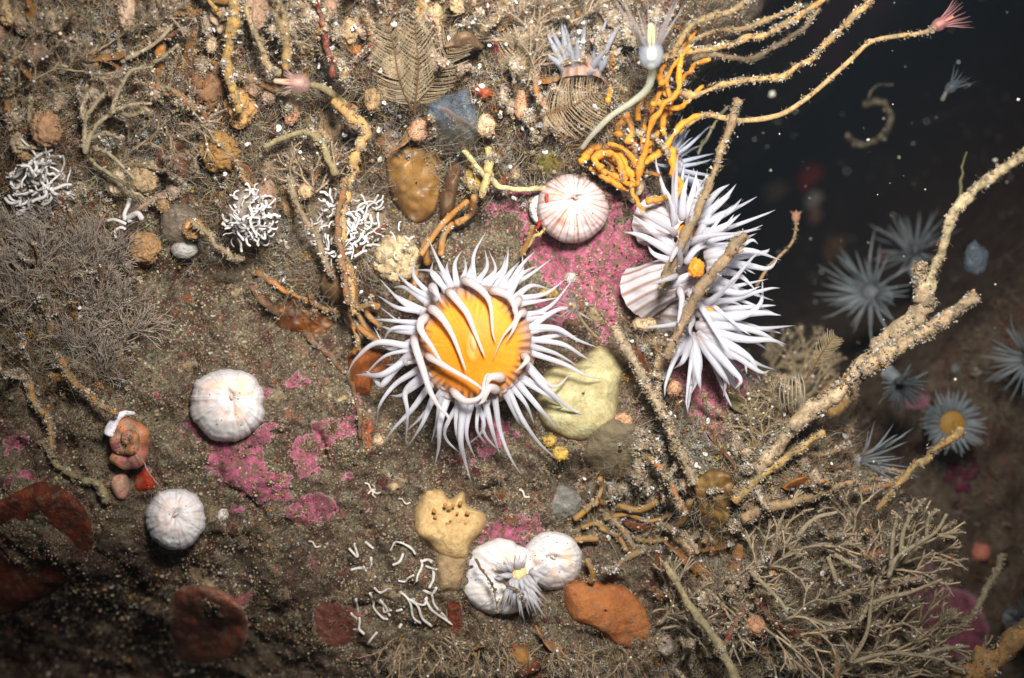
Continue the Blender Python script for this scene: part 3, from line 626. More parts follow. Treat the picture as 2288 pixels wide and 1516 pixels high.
far_anemone('pale anemone reaching in from the right edge', 2330, 805, (-0.85,-0.5,0.0), 0.3, 18, 1.0, 4.5, 26)
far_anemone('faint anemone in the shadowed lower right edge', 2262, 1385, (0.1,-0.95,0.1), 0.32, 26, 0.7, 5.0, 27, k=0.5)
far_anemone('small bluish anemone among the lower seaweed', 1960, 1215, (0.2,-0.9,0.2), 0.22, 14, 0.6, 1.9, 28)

# ------------------------------------------------------------------ closed white anemones
def closed_anemone(label, cx, cy, rx, ry, height, tint, lines, line_col, seed, hole=(0,0), j=0.05, ribs=0.03, nlob=5, off=0.0, lk=0.05, c_base=C(230,227,228)):
    rs = np.random.default_rng(seed); h0 = float(hgt(cx, cy)); t = thing('closed_anemone', label, 'sea anemone', P(cx, cy, h0))
    rings, seg = 36, 320; a = np.arange(seg)/seg*2*math.pi; ph = rs.uniform(0, 6.28, 4)
    lob = 1+j*(0.9*noise3(np.cos(a)*1.6+seed, np.sin(a)*1.6, 1.)+0.7*noise3(np.cos(a)*4+seed, np.sin(a)*4, 2.)+0.4*noise3(np.cos(a)*9+seed, np.sin(a)*9, 3.)+0.12*noise3(np.cos(a)*30, np.sin(a)*30, seed))
    s = np.linspace(0.0, 1, rings)[:,None]
    # profile: dimple, dome, bulging side, foot
    TS = [0,.08,.2,.38,.56,.70,.80,.88,.94,1]
    rr = np.interp(s, TS, [0.01,.10,.30,.56,.78,.91,.975,1.0,.99,.93]); zz = np.interp(s, TS, [.92,.955,.965,.89,.74,.57,.40,.24,.10,-.3])
    zz = zz + 0*a
    rib = ribs*0.12*(np.cos(a*lines/2+1.5*noise3(np.cos(a)*3,np.sin(a)*3,seed))*(0.5+0.5*noise3(np.cos(a)*4,np.sin(a)*4,seed+9.)))*smooth(0.12,0.6,rr)+0.03*fbm(rr*np.cos(a)*3.2+seed,rr*np.sin(a)*5,seed*1.3,3)
    x = cx+hole[0]*(1-rr)+rr*rx*lob*np.cos(a); y = cy+hole[1]*(1-rr)+rr*ry*lob*np.sin(a)
    h = h0+off+1.35*height*zz+rib+0.05*fbm(np.cos(a)*2+seed, np.sin(a)*2, s*3, 3)*rr
    ca_, sa_ = math.cos(seed*1.9), math.sin(seed*1.9); u_, w_ = rr*np.cos(a)*ca_+rr*np.sin(a)*sa_, -rr*np.cos(a)*sa_+rr*np.sin(a)*ca_
    h = h - 0.13*height/0.7*np.exp(-(w_/0.07)**2)*np.exp(-(u_/0.28)**2) + 0.05*fbm(np.cos(a)*2.2+seed, np.sin(a)*2.2, 4., 3)*smooth(.5,.95,rr)*(1-smooth(.96,1.,s)) - 0.012*np.exp(-(noise3(np.cos(a)*2.6+seed, np.sin(a)*2.6, 7.)/0.10)**2)*smooth(.2,.7,rr)
    RIMS.append(np.stack([cx+rx*0.97*lob*np.cos(a), cy+ry*0.97*lob*np.sin(a)], -1)[::3])
    v = P(x, y, h); n = 0.5+0.5*fbm(np.cos(a)*1.6+seed, np.sin(a)*1.6, s*1.2, 3)
    c = c_base*np.ones(rr.shape+(1,))*np.ones((1,seg,1)); c = c+(tint-c)*(np.clip(2.0*n-0.6,0,1)*np.exp(-((rr-0.45)/0.33)**2))[...,None]
    L_ = smooth(0.45,0.9,np.cos(a*lines+3.0*noise3(np.cos(a)*7, np.sin(a)*7, seed))) * smooth(0.15,0.4,rr)*(0.35+0.65*n)
    c = c+(line_col-c)*np.clip(L_*lk, 0, 0.9)[...,None]
    i = np.arange(rings-1)[:,None]*seg; jx = np.arange(seg)[None]; k = (jx+1) % seg
    mb = MB(); mb.add(v, np.stack([i+jx,i+k,i+seg+k,i+seg+jx],-1).reshape(-1,4), None, np.clip(c,0,1).reshape(-1,3))
    sp = rs.integers(0, len(v)*seg, 26); vf = v.reshape(-1,3)[sp % (len(v)*seg)]
    lumps(mb, vf, rs.uniform(0.008,0.018,len(vf)), C(120,90,70), 0, 0.3)
    obj('column', mb, M_closed, t)
    pm = MB(); hx, hy = cx+hole[0], cy+hole[1]; u = np.linspace(-1,1,9); an = rs.uniform(0,3.1)
    tube(pm, P(hx+rx*0.11*u*math.cos(an), hy+ry*0.11*u*math.sin(an)+1.5*np.sin(u*5), h0+off+height*1.35*0.925), 0.032*(1-0.7*u*u), line_col*0.6+C(225,205,190)*0.4, 6, 0.3)
    obj('mouth', pm, M_closed, t); return t
closed_anemone('smooth white closed anemone with lobed edge alone on the rock, largest of the closed ones', 509, 906, 86, 82, 0.75, C(250,205,175), 46, C(226,190,170), 4, (8,-20), 0.06)
closed_anemone('white closed anemone with frilled outline in the shade beside the red sponge', 392, 1160, 67, 70, 0.6, C(240,222,214), 40, C(205,190,190), 6, (0,-10), 0.05, 0.025)
closed_anemone('closed anemone with brown and peach radiating stripes on pink crust', 1279, 466, 81, 78, 0.62, C(244,150,116), 28, C(168,104,82), 8, (6,-24), 0.02, lk=1.25, c_base=C(212,196,194))
closed_anemone('small dull closed anemone tucked beside the striped one', 1208, 468, 26, 36, 0.3, C(180,150,135), 22, C(120,95,85), 9, (0,0), 0.03)
closed_anemone('round closed white anemone touching its half open neighbour', 1234, 1252, 67, 66, 0.62, C(250,214,188), 36, C(222,200,190), 10, (2,-6), 0.035)
t = closed_anemone('half open white anemone with a fringe of short tentacles beside the round closed one', 1117, 1290, 86, 84, 0.45, C(248,215,180), 34, C(168,165,175), 12, (40,10), 0.04)
hb = float(hgt(1150, 1290))+0.66
rs = np.random.default_rng(5)
for i in range(34):
    a = rs.uniform(-0.35, 3.0) if i < 24 else rs.uniform(3.0, 5.9); rr_ = rs.uniform(8, 30)
    bx, by = 1158+rr_*math.cos(a), 1285+rr_*math.sin(a); l = rs.uniform(45, 85) if i < 24 else rs.uniform(20, 45)
    ex, ey = bx+l*math.cos(a*0.55+0.55+rs.normal(0,.15)) if i < 24 else bx+l*math.cos(a), by+l*math.sin(a*0.55+0.55+rs.normal(0,.15)) if i < 24 else by+l*math.sin(a)
    tentacle(t, [P(bx,by,hb), P(bx*.55+ex*.45, by*.55+ey*.45, hb+0.22), P(ex, ey, hb+rs.uniform(-0.15,.15))], 0.07, np.array([0.82,0.8,0.84]), n=5)
mb = MB(); blob(mb, P(1160,1285,hb+0.0), (0.16,0.08,0.24), C(236,206,150), 3, 0.25, 3); obj('oral_disc', mb, M_disc, t)
for pts, lab in (([(1062,1250),(1090,1290),(1105,1320),(1112,1365)], 'thin dark twig lying across the half open anemone, near its outer rim'), ([(1122,1300),(1150,1315),(1175,1345)], 'thin dark twig lying over the half open anemone beside its yellow centre')):
    stem(lab, line(pts, hb+0.36), 0.022, 0.015, C(110,80,60), 12, 10, name='twig', cat='twig', L=(0.02,0.05))
# ------------------------------------------------------------------ sponges, squirts, shells
def crust(name, label, cat, outline, height, c1, c2=None, mat=None, rimc=None, **k):
    fr = k.pop('cfreq', 3.0)
    return obj(name, mound(outline, height, plain(c1, c2, fr, rimc), **k), mat or M_sponge, None, label, cat)
M_soft = material('smooth_sponge', rough=0.6, spec=0.25, trans=0.08, var=0.28, scale=13, bump=0.7, bscale=8, silt=0.14)
ys = [(1200,850),(1235,820),(1290,810),(1330,775),(1375,785),(1395,815),(1385,870),(1378,930),(1350,955),(1310,985),(1265,980),(1215,955),(1195,905)]
yt = thing('sponge', 'smooth pale yellow sponge mound beneath the big anemone', 'sponge', S(1290,890))
obj('body', mound(ys, 0.55, plain(C(200,192,146), C(172,158,112), 5, C(160,134,96), 0.9), amp=0.06, freq=2, p=3.6), M_soft, yt)
obj('rim', (lambda m: (tube(m, spline(P(np.array([1270,1300,1330,1358,1376]), np.array([986,984,972,952,930]), float(hgt(1290,890))+np.array([-.05,.12,.2,.22,.15])), 6), np.linspace(.03,.06,25), C(150,62,72), 7, 0.4), m)[1])(MB()), M_sponge, yt)
def spiky(nm, lab, outl, height, c1, c2, pores, seed, **k):
    t = thing(nm, lab, 'sponge', S(*np.mean(outl, 0)))
    obj('body', mound(outl, height, plain(c1, c2, 5), **k), M_soft, t); rs = np.random.default_rng(seed)
    c = np.mean(outl, 0); sp = np.std(outl, 0)*0.8
    for i in range(pores):
        x, y = c+rs.uniform(-1,1,2)*sp; h = float(hgt(c[0],c[1]))+height*0.93+k.get('off',0)
        m = MB(); blob(m, P(x, y, h-0.015), np.array([.05,.02,.05])*rs.uniform(.6,1.1), C(186,134,70), 2, .25, 3, i*1.0); obj('pore', m, M_soft, t)
    return t
spiky('sea_squirt_colony', 'tan angular spongy mound with small round pores below the big anemone', [(925,1150),(945,1100),(985,1095),(1005,1115),(1035,1100),(1045,1130),(1085,1150),(1080,1185),(1050,1220),(1040,1250),(990,1245),(955,1215),(930,1190)], 0.42, C(222,190,134), C(200,164,110), 11, 3, p=4.5, amp=0.10, freq=2.6)
crust('sponge', 'thin pale tan crust running down from the tan porous mound', 'sponge', [(980,1225),(1040,1230),(1035,1290),(1015,1325),(985,1320),(975,1270)], 0.22, C(190,160,120), C(150,124,92))
ot = crust('sponge', 'bright orange smooth sponge below the closed anemones', 'sponge', [(1262,1305),(1290,1298),(1345,1300),(1400,1315),(1440,1360),(1455,1410),(1430,1450),(1385,1445),(1330,1405),(1280,1385),(1260,1345)], 0.4, C(200,130,74), C(168,98,54), p=3, amp=0.08, freq=2)
crust('sponge', 'orange brown smooth crust left of the big anemone', 'sponge', [(775,790),(820,775),(865,790),(870,830),(835,850),(825,885),(800,880),(780,840)], 0.35, C(176,100,44), C(128,64,26), p=3)
crust('sponge', 'grey silty dome between the yellow sponge and the lower growth', 'sponge', ell(1385,1010,82,72,14,0.08,0.2,4), 0.55, C(132,120,96), C(104,90,66), p=2.4, amp=0.06)
crust('sponge', 'large dim red encrusting sponge in the shaded lower corner', 'sponge', [(-60,1150),(20,1110),(90,1080),(150,1100),(195,1150),(205,1230),(150,1300),(90,1340),(20,1370),(-80,1380)], 0.22, C(132,58,34), C(66,40,30), amp=0.09, freq=2.5, cfreq=4, off=0.16)
crust('sponge', 'small deep orange wedge beside the top shell', 'sponge', [(300,1062),(330,1045),(348,1075),(340,1095),(312,1100),(298,1085)], 0.2, C(178,52,20), C(130,34,16))
crust('sponge', 'smooth pinkish brown lump above the white tube clusters', 'sponge', ell(388,362,52,50,12,0.06,0,2), 0.6, C(158,104,76), C(118,78,60))
crust('sponge', 'dull pink flat crust beside the white branching tubes', 'sponge', [(700,1355),(745,1335),(790,1350),(800,1400),(780,1440),(730,1445),(705,1410)], 0.12, C(142,84,72), C(104,58,50), amp=0.03)
crust('sponge', 'rusty red scrap of crust beneath the half open anemone', 'sponge', [(995,1340),(1020,1335),(1035,1385),(1030,1425),(1005,1410)], 0.1, C(158,70,44), C(110,48,32))
crust('sponge', 'yellow green smooth lump under the pale polyp stalk', 'sponge', ell(1226,366,30,26,10,0.1,0,4), 0.25, C(150,142,56), C(112,110,44))
crust('sponge', 'orange tan lump at the lower edge of the picture', 'sponge', [(1120,1470),(1160,1440),(1195,1470),(1200,1530),(1120,1540)], 0.5, C(196,142,74), C(150,100,52))
crust('sponge', 'soft orange patch in the growth near the top', 'sponge', ell(1077,208,22,16,9,0.15,0.3,4), 0.25, C(204,106,66), C(160,78,50), off=0.2)
crust('sponge', 'pink fleshy patch in front of the lower gap', 'sponge', ell(1900,1108,30,14,9,0.15,-0.5,5), 0.25, C(206,130,110), C(180,100,86), off=0.15)
crust('sponge', 'olive brown lump beside the drooping white anemone', 'sponge', ell(1700,880,70,60,12,0.12,0.5,6), 0.5, C(128,116,78), C(96,84,56))
# cream rounded sponges
def ball(label, px, py, r, c, off, name='sponge', cat='sponge', amp=0.2, fuzz=0, mat=None, seed=1.0, sq=(1,1,1)):
    mb = MB(); h = float(hgt(px, py))+off; cen = P(px, py, h); R = r/100*(D-h)/D; blob(mb, cen, np.array([R,R*0.9,R])*sq, c, 4 if r > 24 else 3, amp, 2.2, seed, 0.05)
    rs = np.random.default_rng(int(seed*100)); fz = fuzz or int(r*4)
    if mat is None:
        for k in range(4):
            d = norm(rs.normal(0,1,3)*np.array([1,.5,1])+np.array([0,-.3,0])); blob(mb, cen+d*R*0.5*np.array(sq), R*rs.uniform(.45,.65)*np.array(sq), c*rs.uniform(.8,1.15), 3, amp*1.3, 2.5, seed+k*3.1, 0.06)
        d = norm(rng.normal(0,1,(int(r*2.5),3))); flocs(mb, cen+d*R*1.0*np.array([sq])*np.array([[1,.9,1]]), 0.035, c*0.6+C(170,150,120)*0.4, 8, (0.006,0.018))
        d = norm(rng.normal(0,1,(fz,3))); filaments(mb, cen+d*R*0.93*np.array([sq]), d, rng.uniform(0.03,0.11,fz), 0.006, c*rng.uniform(.7,1.1,(fz,1)), 2, 0.4)
    return obj(name, mb, mat or M_sponge, None, label, cat)
ball('cream woolly ball sponge just above the big anemone', 884, 580, 52, C(214,190,150), 0.15, fuzz=260, seed=2.2)
ball('buff swollen lump hanging among the stems', 537, 232, 38, C(208,160,100), 0.5, seed=3.1, sq=(0.8,1,1.35))
ball('dark mottled brown lump beside the buff swollen one', 462, 185, 42, C(146,108,76), 0.2, fuzz=80, seed=4.4, sq=(0.95,1,1.4))
ball('golden brown soft lump under the buff swollen one', 490, 338, 42, C(176,132,72), 0.3, seed=5.7)
ball('pinkish tan lump framed by olive weed', 103, 288, 32, C(188,146,110), 0.6, fuzz=60, seed=6.1, sq=(1,1,1.2))
ball('cream knobbly lump left of the pinkish brown one', 322, 402, 30, C(196,168,128), 0.4, fuzz=60, seed=7.3)
ball('tan lump beside the fine brown tufts', 322, 555, 34, C(180,140,98), 0.4, fuzz=60, seed=8.8)
ball('translucent grey squirt with a tan side above the dark hollow', 402, 498, 42, C(160,146,130), 0.4, 'sea_squirt', 'sea squirt', mat=M_ghost, seed=9.2)
ball('orange tan bud on the grey squirt', 432, 512, 22, C(206,160,110), 0.75, seed=9.9)
ball('small ribbed grey closed anemone in the dark hollow', 412, 558, 26, C(170,166,160), 0.3, 'closed_anemone', 'sea anemone', 0.04, mat=M_closed, seed=10.3, sq=(1.1,1,.8))
for i, (x, y, r, lab, sq) in enumerate([(650,248,18,'cream pear shaped lump hanging below the pink polyp head',(1,1,1.7)),(1086,282,20,'cream oval lump right of the blue film',(1,1,1.2)),(1062,398,24,'cream fuzzy lump beside the yellow stalk',(1,1,1.25)),
      (934,290,21,'peach oval lump at the foot of the feather hydroids',(1,1,1.2)),(1037,166,13,'small cream oval lump under the curled brown flap',(1,1,1.2)),(1163,235,16,'pinkish cream spindle lump in the upper growth',(.8,1,1.9)),(1145,385,16,'small cream knob above the magenta crust',(1,1,1)),
      (1505,868,16,'peach button lump beside the bright pink crust',(1,1,1)),(1392,945,20,'peach fuzzy button right of the yellow sponge',(1,1,1)),(1465,690,20,'cream sponge knob at the foot of the two brown stalks',(1.2,1,1)),(1440,725,20,'cream sponge knob below the stalk foot',(1.3,1,.8)),
      (1690,1398,22,'pinkish orange ball in the lower weed',(1,1,1)),(1958,1240,20,'pink ball nestled in the forked weed',(1,1,1)),(2190,1235,22,'faint pink ball on the boulder',(1,1,1)),(1522,1225,28,'fuzzy buff lump under the brown blade',(1,1,.9)),
      (1355,1080,12,'small yellow ball below the grey dome',(1,1,1)),(1252,1015,16,'bright yellow crumpled lump under the yellow sponge',(1.1,1,1)),(1228,985,13,'dull yellow lump beside the bright yellow one',(1,1,1)),(1226,656,15,'yellow curled lump near the anemone tentacle tips',(1.2,1,.7)),(497,1150,12,'small white ball beside the frilled closed anemone',(1,1,1.2)),
      (1275,622,11,'small spiky cream lump on the pink crust',(1,1,1)),(845,985,12,'pale knobbly lump under the anemone arms',(1,1,1)),(795,112,11,'small orange ball in the upper growth',(1,1,1)),(880,1088,9,'tiny cream cone on the bare rock',(1,1,1))]):
    col = {'y':C(214,176,84),'o':C(208,120,36)}.get('y' if 'yellow' in lab else ('o' if lab.startswith('small orange') else ''), C(222,190,152))
    if 'pink' in lab or 'peach' in lab: col = C(220,166,130)
    if 'white' in lab or 'spiky' in lab: col = C(232,224,214)
    if lab.startswith('faint') or lab.startswith('pink ball'): col = C(196,120,100)
    off = 0.25 if y < 480 or x > 1400 else 0.08
    if lab.startswith('faint'):
        b, s = bgpt(x, y); mb = MB(); blob(mb, b, np.ones(3)*r/100*s, col, 3, 0.1); obj('sponge', mb, M_sponge, None, lab, 'sponge')
    else: ball(lab, x, y, r, col, off, amp=0.16, fuzz=70 if ('fuzzy' in lab or 'spiky' in lab or 'cream' in lab) else 0, seed=i*1.7, sq=sq)
ball('cloudy clear blob on the rock right of the tan porous mound', 1256, 1122, 38, C(176,176,170), 0.0, 'sea_squirt', 'sea squirt', 0.2, mat=M_ghost, seed=3.8, sq=(1.1,.6,.9))
# purple brown saddle shell low on the left
def shellfn(c1, c2, wht=0.0):
    def f(r, a, q):
        n = 0.5+0.5*fbm(q[...,0]*0.03, q[...,1]*0.03, 3.0, 4); b = 0.5+0.5*np.cos(r*26+3*n)
        c = c1+(c2-c1)*np.clip(0.4*b+0.6*n, 0, 1)[...,None]; c = c+(C(190,150,130)-c)*(0.5*smooth(0.86,1.0,r)*n)[...,None]; return c
    return f
obj('saddle_shell', mound([(383,1330),(410,1312),(450,1308),(490,1318),(530,1345),(553,1390),(545,1440),(510,1470),(455,1482),(405,1475),(385,1430),(378,1380)], 0.3, shellfn(C(150,76,54), C(86,46,42)), amp=0.10, freq=4, p=2, off=0.14), M_shell, None, 'rounded purple brown shell lying flat in the dark lower left', 'shell')
# top shell (snail): whorls with a broken white edge
sn = thing('snail_shell', 'orange pink whorled snail shell with a chipped pearly white edge', 'shell', S(290,980))
hs = float(hgt(290,980)); mb = MB(); th = np.linspace(0, 4.0*math.pi, 120); f = 1-th/th[-1]*0.88
p = P(290-4+ (34*f)*np.cos(-th+2.3), 985+(38*f)*np.sin(-th+2.3), hs+0.25+0.75*(1-f))
cc = np.array([C(206,130,84)*(0.75+0.3*math.sin(x*5))+(C(190,96,110)-C(206,130,84))*0.5*max(0,math.sin(x*1.3)) for x in th])
tube(mb, p, 0.24*f+0.04, np.clip(cc*0.9,0,1), 12, 0.3, freq=4); flocs(mb, p[::4]+np.array([0,-.2,0]), .09, C(150,126,96), 6); obj('whorls', mb, M_shell, sn)
mb = MB(); tube(mb, spline(P(np.array([244,256,276,300]), np.array([972,940,925,924]), hs+0.62), 6), np.linspace(0.13,0.04,19), C(240,240,250), 9, 0.15); obj('chipped_edge', mb, M_shell, sn)
mb = MB(); blob(mb, P(268,975,hs+0.55), (0.12,0.08,0.15), C(40,34,34), 2, 0.2); obj('opening', mb, M_shell, sn)
stem('fine straight pale thread from the snail shell to the frilled closed anemone', line([(300,1005),(325,1040),(345,1075),(358,1092)], hs+0.9, hs+0.6), 0.014, 0.012, C(186,150,150), 0, 0, 0.05, 'thread', 'thread')
obj('shell_fragment', mound(ell(270,1085,24,30,10,0.15,0,3), 0.25, shellfn(C(200,150,130), C(150,100,90)), off=0.2), M_shell, None, 'dull pink shell chip leaning under the snail shell', 'shell')
obj('shell_fragment', mound([(1470,1425),(1495,1420),(1505,1450),(1490,1470),(1468,1450)], 0.15, plain(C(190,178,172), C(150,130,120)), off=0.3), M_shell, None, 'pale grey shell chip in the weed below the orange sponge', 'shell')
# blue film, kelp blades
blue = mound([(958,235),(990,215),(1020,205),(1045,200),(1052,230),(1068,270),(1062,320),(1030,335),(985,330),(962,290),(955,260)], 0.35, lambda r,a,q: C(128,150,172)+(C(120,124,118)-C(128,150,172))*smooth(230,300,q[...,1])[...,None], off=0.5, amp=0.08)
obj('sea_squirt', blue, M_ghost, None, 'cloudy pale blue translucent squirt behind the feather hydroids', 'sea squirt')
bl = material('amber_blade', rough=0.4, spec=0.4, trans=0.3, var=0.3, scale=3, bump=0.15, bscale=8, silt=0.48)
obj('kelp_frond', mound([(858,340),(900,322),(960,330),(990,360),(985,430),(970,480),(935,500),(900,480),(870,430)], 0.42, plain(C(182,136,74), C(112,74,34), 1.6, C(60,36,18), .88), amp=0.07, freq=2, off=0.05), bl, None, 'folded amber brown kelp blade with a dark hollow above the cream ball', 'kelp')
obj('kelp_frond', mound([(1000,375),(1030,365),(1022,430),(1008,480),(985,490),(985,430)], 0.5, plain(C(150,112,84), C(104,70,50)), off=0.2), bl, None, 'narrow pinkish brown blade beside the folded amber one', 'kelp')
obj('kelp_frond', mound([(600,690),(650,672),(720,690),(745,725),(720,750),(670,745),(620,730)], 0.25, plain(C(170,98,28), C(84,44,18), 2), off=0.0), bl, None, 'dark glossy amber blade in the hollow left of the anemone', 'kelp')
obj('kelp_frond', mound([(720,610),(750,600),(770,640),(760,675),(735,672),(715,645)], 0.35, plain(C(150,118,80), C(108,80,52)), off=0.25), bl, None, 'small brown bladder among the reddish stems', 'kelp')
obj('kelp_frond', mound([(1545,1080),(1585,1050),(1630,1060),(1640,1110),(1625,1170),(1585,1200),(1550,1170),(1560,1130)], 0.3, plain(C(176,138,76), C(120,86,42), 2, C(90,60,30), .9), off=0.25, amp=0.12, freq=3.5), bl, None, 'crinkled amber blade below the pink crust, beside the thick stems', 'kelp')
obj('kelp_frond', mound([(1545,1215),(1610,1185),(1650,1195),(1620,1235),(1570,1245),(1535,1240)], 0.3, plain(C(120,90,54), C(74,50,26)), off=0.1), bl, None, 'dark olive brown blade under the crinkled amber one', 'kelp')
obj('kelp_frond', mound([(990,105),(1020,75),(1050,72),(1080,105),(1060,112),(1035,108),(1015,118)], 0.3, plain(C(150,118,90), C(110,84,60), 3), off=0.9), bl, None, 'curled torn brown flap in the upper growth', 'kelp')
obj('kelp_frond', mound([(1745,1090),(1780,1068),(1815,1070),(1805,1085),(1770,1098)], 0.12, plain(C(214,140,40), C(160,90,24), 6), off=0.5), bl, None, 'bright orange ridged scrap between the lower stems', 'kelp')
ball('clear grey bell shaped film attached to the forked stem', 2118, 590, 26, C(130,146,158), 1.2, 'sea_squirt', 'sea squirt', 0.15, mat=M_ghost, seed=2.1, sq=(.9,.8,1.3)).location.y -= 2.0
# things on the gully wall, colours darkened in place of weak light
def far_ball(name, label, cat, px, py, r, col, mat=None, sq=(1,1,1), lift=0.3, seed=1.0):
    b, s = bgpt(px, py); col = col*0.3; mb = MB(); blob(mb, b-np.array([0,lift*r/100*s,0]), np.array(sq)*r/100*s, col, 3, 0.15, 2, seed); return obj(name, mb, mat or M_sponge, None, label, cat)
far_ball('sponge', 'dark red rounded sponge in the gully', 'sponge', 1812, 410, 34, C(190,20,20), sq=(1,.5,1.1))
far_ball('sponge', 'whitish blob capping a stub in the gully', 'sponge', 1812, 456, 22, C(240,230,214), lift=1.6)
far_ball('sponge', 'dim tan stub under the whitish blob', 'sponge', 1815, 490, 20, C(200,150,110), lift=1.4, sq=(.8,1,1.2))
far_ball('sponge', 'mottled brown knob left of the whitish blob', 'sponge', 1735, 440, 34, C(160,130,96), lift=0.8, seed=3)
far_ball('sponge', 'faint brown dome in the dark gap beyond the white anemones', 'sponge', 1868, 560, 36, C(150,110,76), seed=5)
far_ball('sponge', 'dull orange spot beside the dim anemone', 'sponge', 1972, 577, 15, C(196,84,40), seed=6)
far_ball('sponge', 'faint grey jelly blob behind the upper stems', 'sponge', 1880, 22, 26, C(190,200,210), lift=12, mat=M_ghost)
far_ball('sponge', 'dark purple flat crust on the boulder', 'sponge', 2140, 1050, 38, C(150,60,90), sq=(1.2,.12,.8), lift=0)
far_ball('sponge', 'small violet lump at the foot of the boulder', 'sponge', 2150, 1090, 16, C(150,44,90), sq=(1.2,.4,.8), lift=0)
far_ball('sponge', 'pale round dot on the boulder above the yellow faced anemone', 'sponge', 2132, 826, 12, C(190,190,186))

rs = np.random.default_rng(77); kk = 0
while kk < 60:
    x, y = rs.uniform(330, 1330), rs.uniform(600, 1440)
    if dens(np.array([x]), np.array([y]))[0] > .25 or any((x-x_)**2+(y-y_)**2 < (r_*.95)**2 for (x_, y_, r_) in EXCL): continue
    r = rs.uniform(5, 20); kd = kk % 6; c_ = [C(150,84,52),C(186,110,118),C(172,150,118),C(96,50,48),C(128,118,92),C(196,172,132)][kd]
    lb = ['rusty orange crust patch','dull pink crust patch','pale tan crust patch','dark maroon crust patch','grey olive crust patch','cream crust patch'][kd]
    obj('crust_patch', mound(ell(x, y, r*rs.uniform(.7,1.5), r*rs.uniform(.6,1.1), 12, .28, rs.uniform(0,3), kk), 0.05+r*.002, plain(c_, c_*.6, 6), amp=.03, freq=6, rings=7, seg=36), M_sponge, None, lb+' on the bare rock, one of a scatter alike', 'crust', lb+'es on the bare rock'); kk += 1
# ------------------------------------------------------------------ white worm tubes
def worm_cluster(label, cx, cy, rx, ry, n, L, r, seed, dome=0.4, body=None, off=0.05, k=1.0, align=None):
    rs = np.random.default_rng(seed); t = thing('worm_tube_cluster', label, 'worm tubes', S(cx, cy))
    if body is not None: obj('lump', mound(ell(cx, cy, rx*1.1, ry*1.1, 14, .08, 0, seed), dome*0.8, plain(body, body*0.6), amp=0.09, freq=4), M_silt, t)
    for i in range(n):
        a, q = rs.uniform(0, 6.28), math.sqrt(rs.random()); x, y = cx+rx*q*math.cos(a), cy+ry*q*math.sin(a)
        b = S(x, y, off+0.16+dome*(1-q*q)*0.95); d = rs.uniform(0, 6.28) if align is None else align+rs.normal(0, .6)
        v = np.array([math.cos(d), rs.uniform(-0.45,0.15), math.sin(d)]); pts = [b]; cur = rs.normal(0,0.9)
        for s in range(4):
            an = cur*0.5+rs.normal(0,0.35); v = norm(np.array([v[0]*math.cos(an)-v[2]*math.sin(an), v[1]+rs.normal(0,.3), v[0]*math.sin(an)+v[2]*math.cos(an)])); pts.append(pts[-1]+v*L*rs.uniform(.6,1.2)/4)
        mb = MB(); rr = r*rs.uniform(.5,1.35); tube(mb, spline(pts, 4), rr, C(236,232,230)*rs.uniform(.55,1.0)*k, 7, 0.12, freq=9); obj('tube', mb, M_tube, t)
    return t
worm_cluster('bright white tangled worm tubes at the left edge', 88, 420, 64, 74, 100, 0.5, 0.028, 1, 0.5, C(180,160,140))
worm_cluster('white worm tubes packed on a grey ball', 562, 488, 54, 64, 100, 0.3, 0.024, 2, 0.75, C(170,156,150))
worm_cluster('scattered chalky white worm tubes left of the cream ball', 770, 505, 88, 70, 100, 0.36, 0.026, 3, 0.3, C(180,156,134), 0.2)
worm_cluster('two thick white tubes standing beside the fine tufts', 285, 500, 8, 16, 4, 0.5, 0.05, 4, 0.1, None, 0.5, align=1.5)
worm_cluster('few curved white tubes on the cream ball sponge', 880, 530, 50, 40, 9, 0.25, 0.018, 5, 0.2, None, 0.55)
wt = thing('worm_tube_cluster', 'thin white branching worm tubes spread on the lower rock', 'worm tubes', S(880,1300))
BR = [[(780,1228),(800,1245),(792,1215)],[(815,1215),(835,1225)],[(870,1230),(885,1212),(898,1210),(920,1225),(928,1240)],[(783,1275),(800,1270),(830,1268),(828,1245)],[(900,1235),(892,1255),(880,1262)],
 [(930,1300),(935,1285),(942,1265),(940,1255)],[(940,1255),(955,1250),(968,1256)],[(950,1268),(970,1275),(982,1268)],[(968,1276),(968,1295),(960,1315)],[(945,1320),(965,1325),(975,1312)],[(835,1312),(850,1325),(870,1316),(895,1322),(915,1345),(925,1380),(940,1395)],
 [(915,1340),(935,1355),(945,1385),(965,1400)],[(825,1325),(835,1345),(838,1360),(855,1380),(868,1382)],[(848,1340),(862,1355),(870,1375)],[(855,1350),(860,1365),(875,1362)],[(768,1352),(782,1350),(785,1372),(798,1382)],[(795,1340),(800,1365),(805,1390),(803,1405),(812,1415)],[(790,1408),(803,1405)],
 [(950,1340),(965,1365),(985,1380),(1010,1395)],[(965,1330),(972,1350),(990,1372),(1000,1385)],[(842,1415),(830,1430),(820,1440)],[(897,1395),(893,1405)],[(885,1365),(898,1362)],[(925,1285),(912,1290),(905,1300),(890,1302)],[(840,1290),(818,1280),(812,1265)],[(955,1335),(948,1350),(930,1348)],[(775,1430),(770,1440)]]
for b in BR:
    a = np.array(b, float)+rng.normal(0,1.2,(len(b),2)); mb = MB(); tube(mb, spline(S(a[:,0], a[:,1], 0.05), 5), 0.030*rng.uniform(.8,1.15), C(222,214,206), 7, 0.3, freq=8); obj('tube', mb, M_tube, wt)
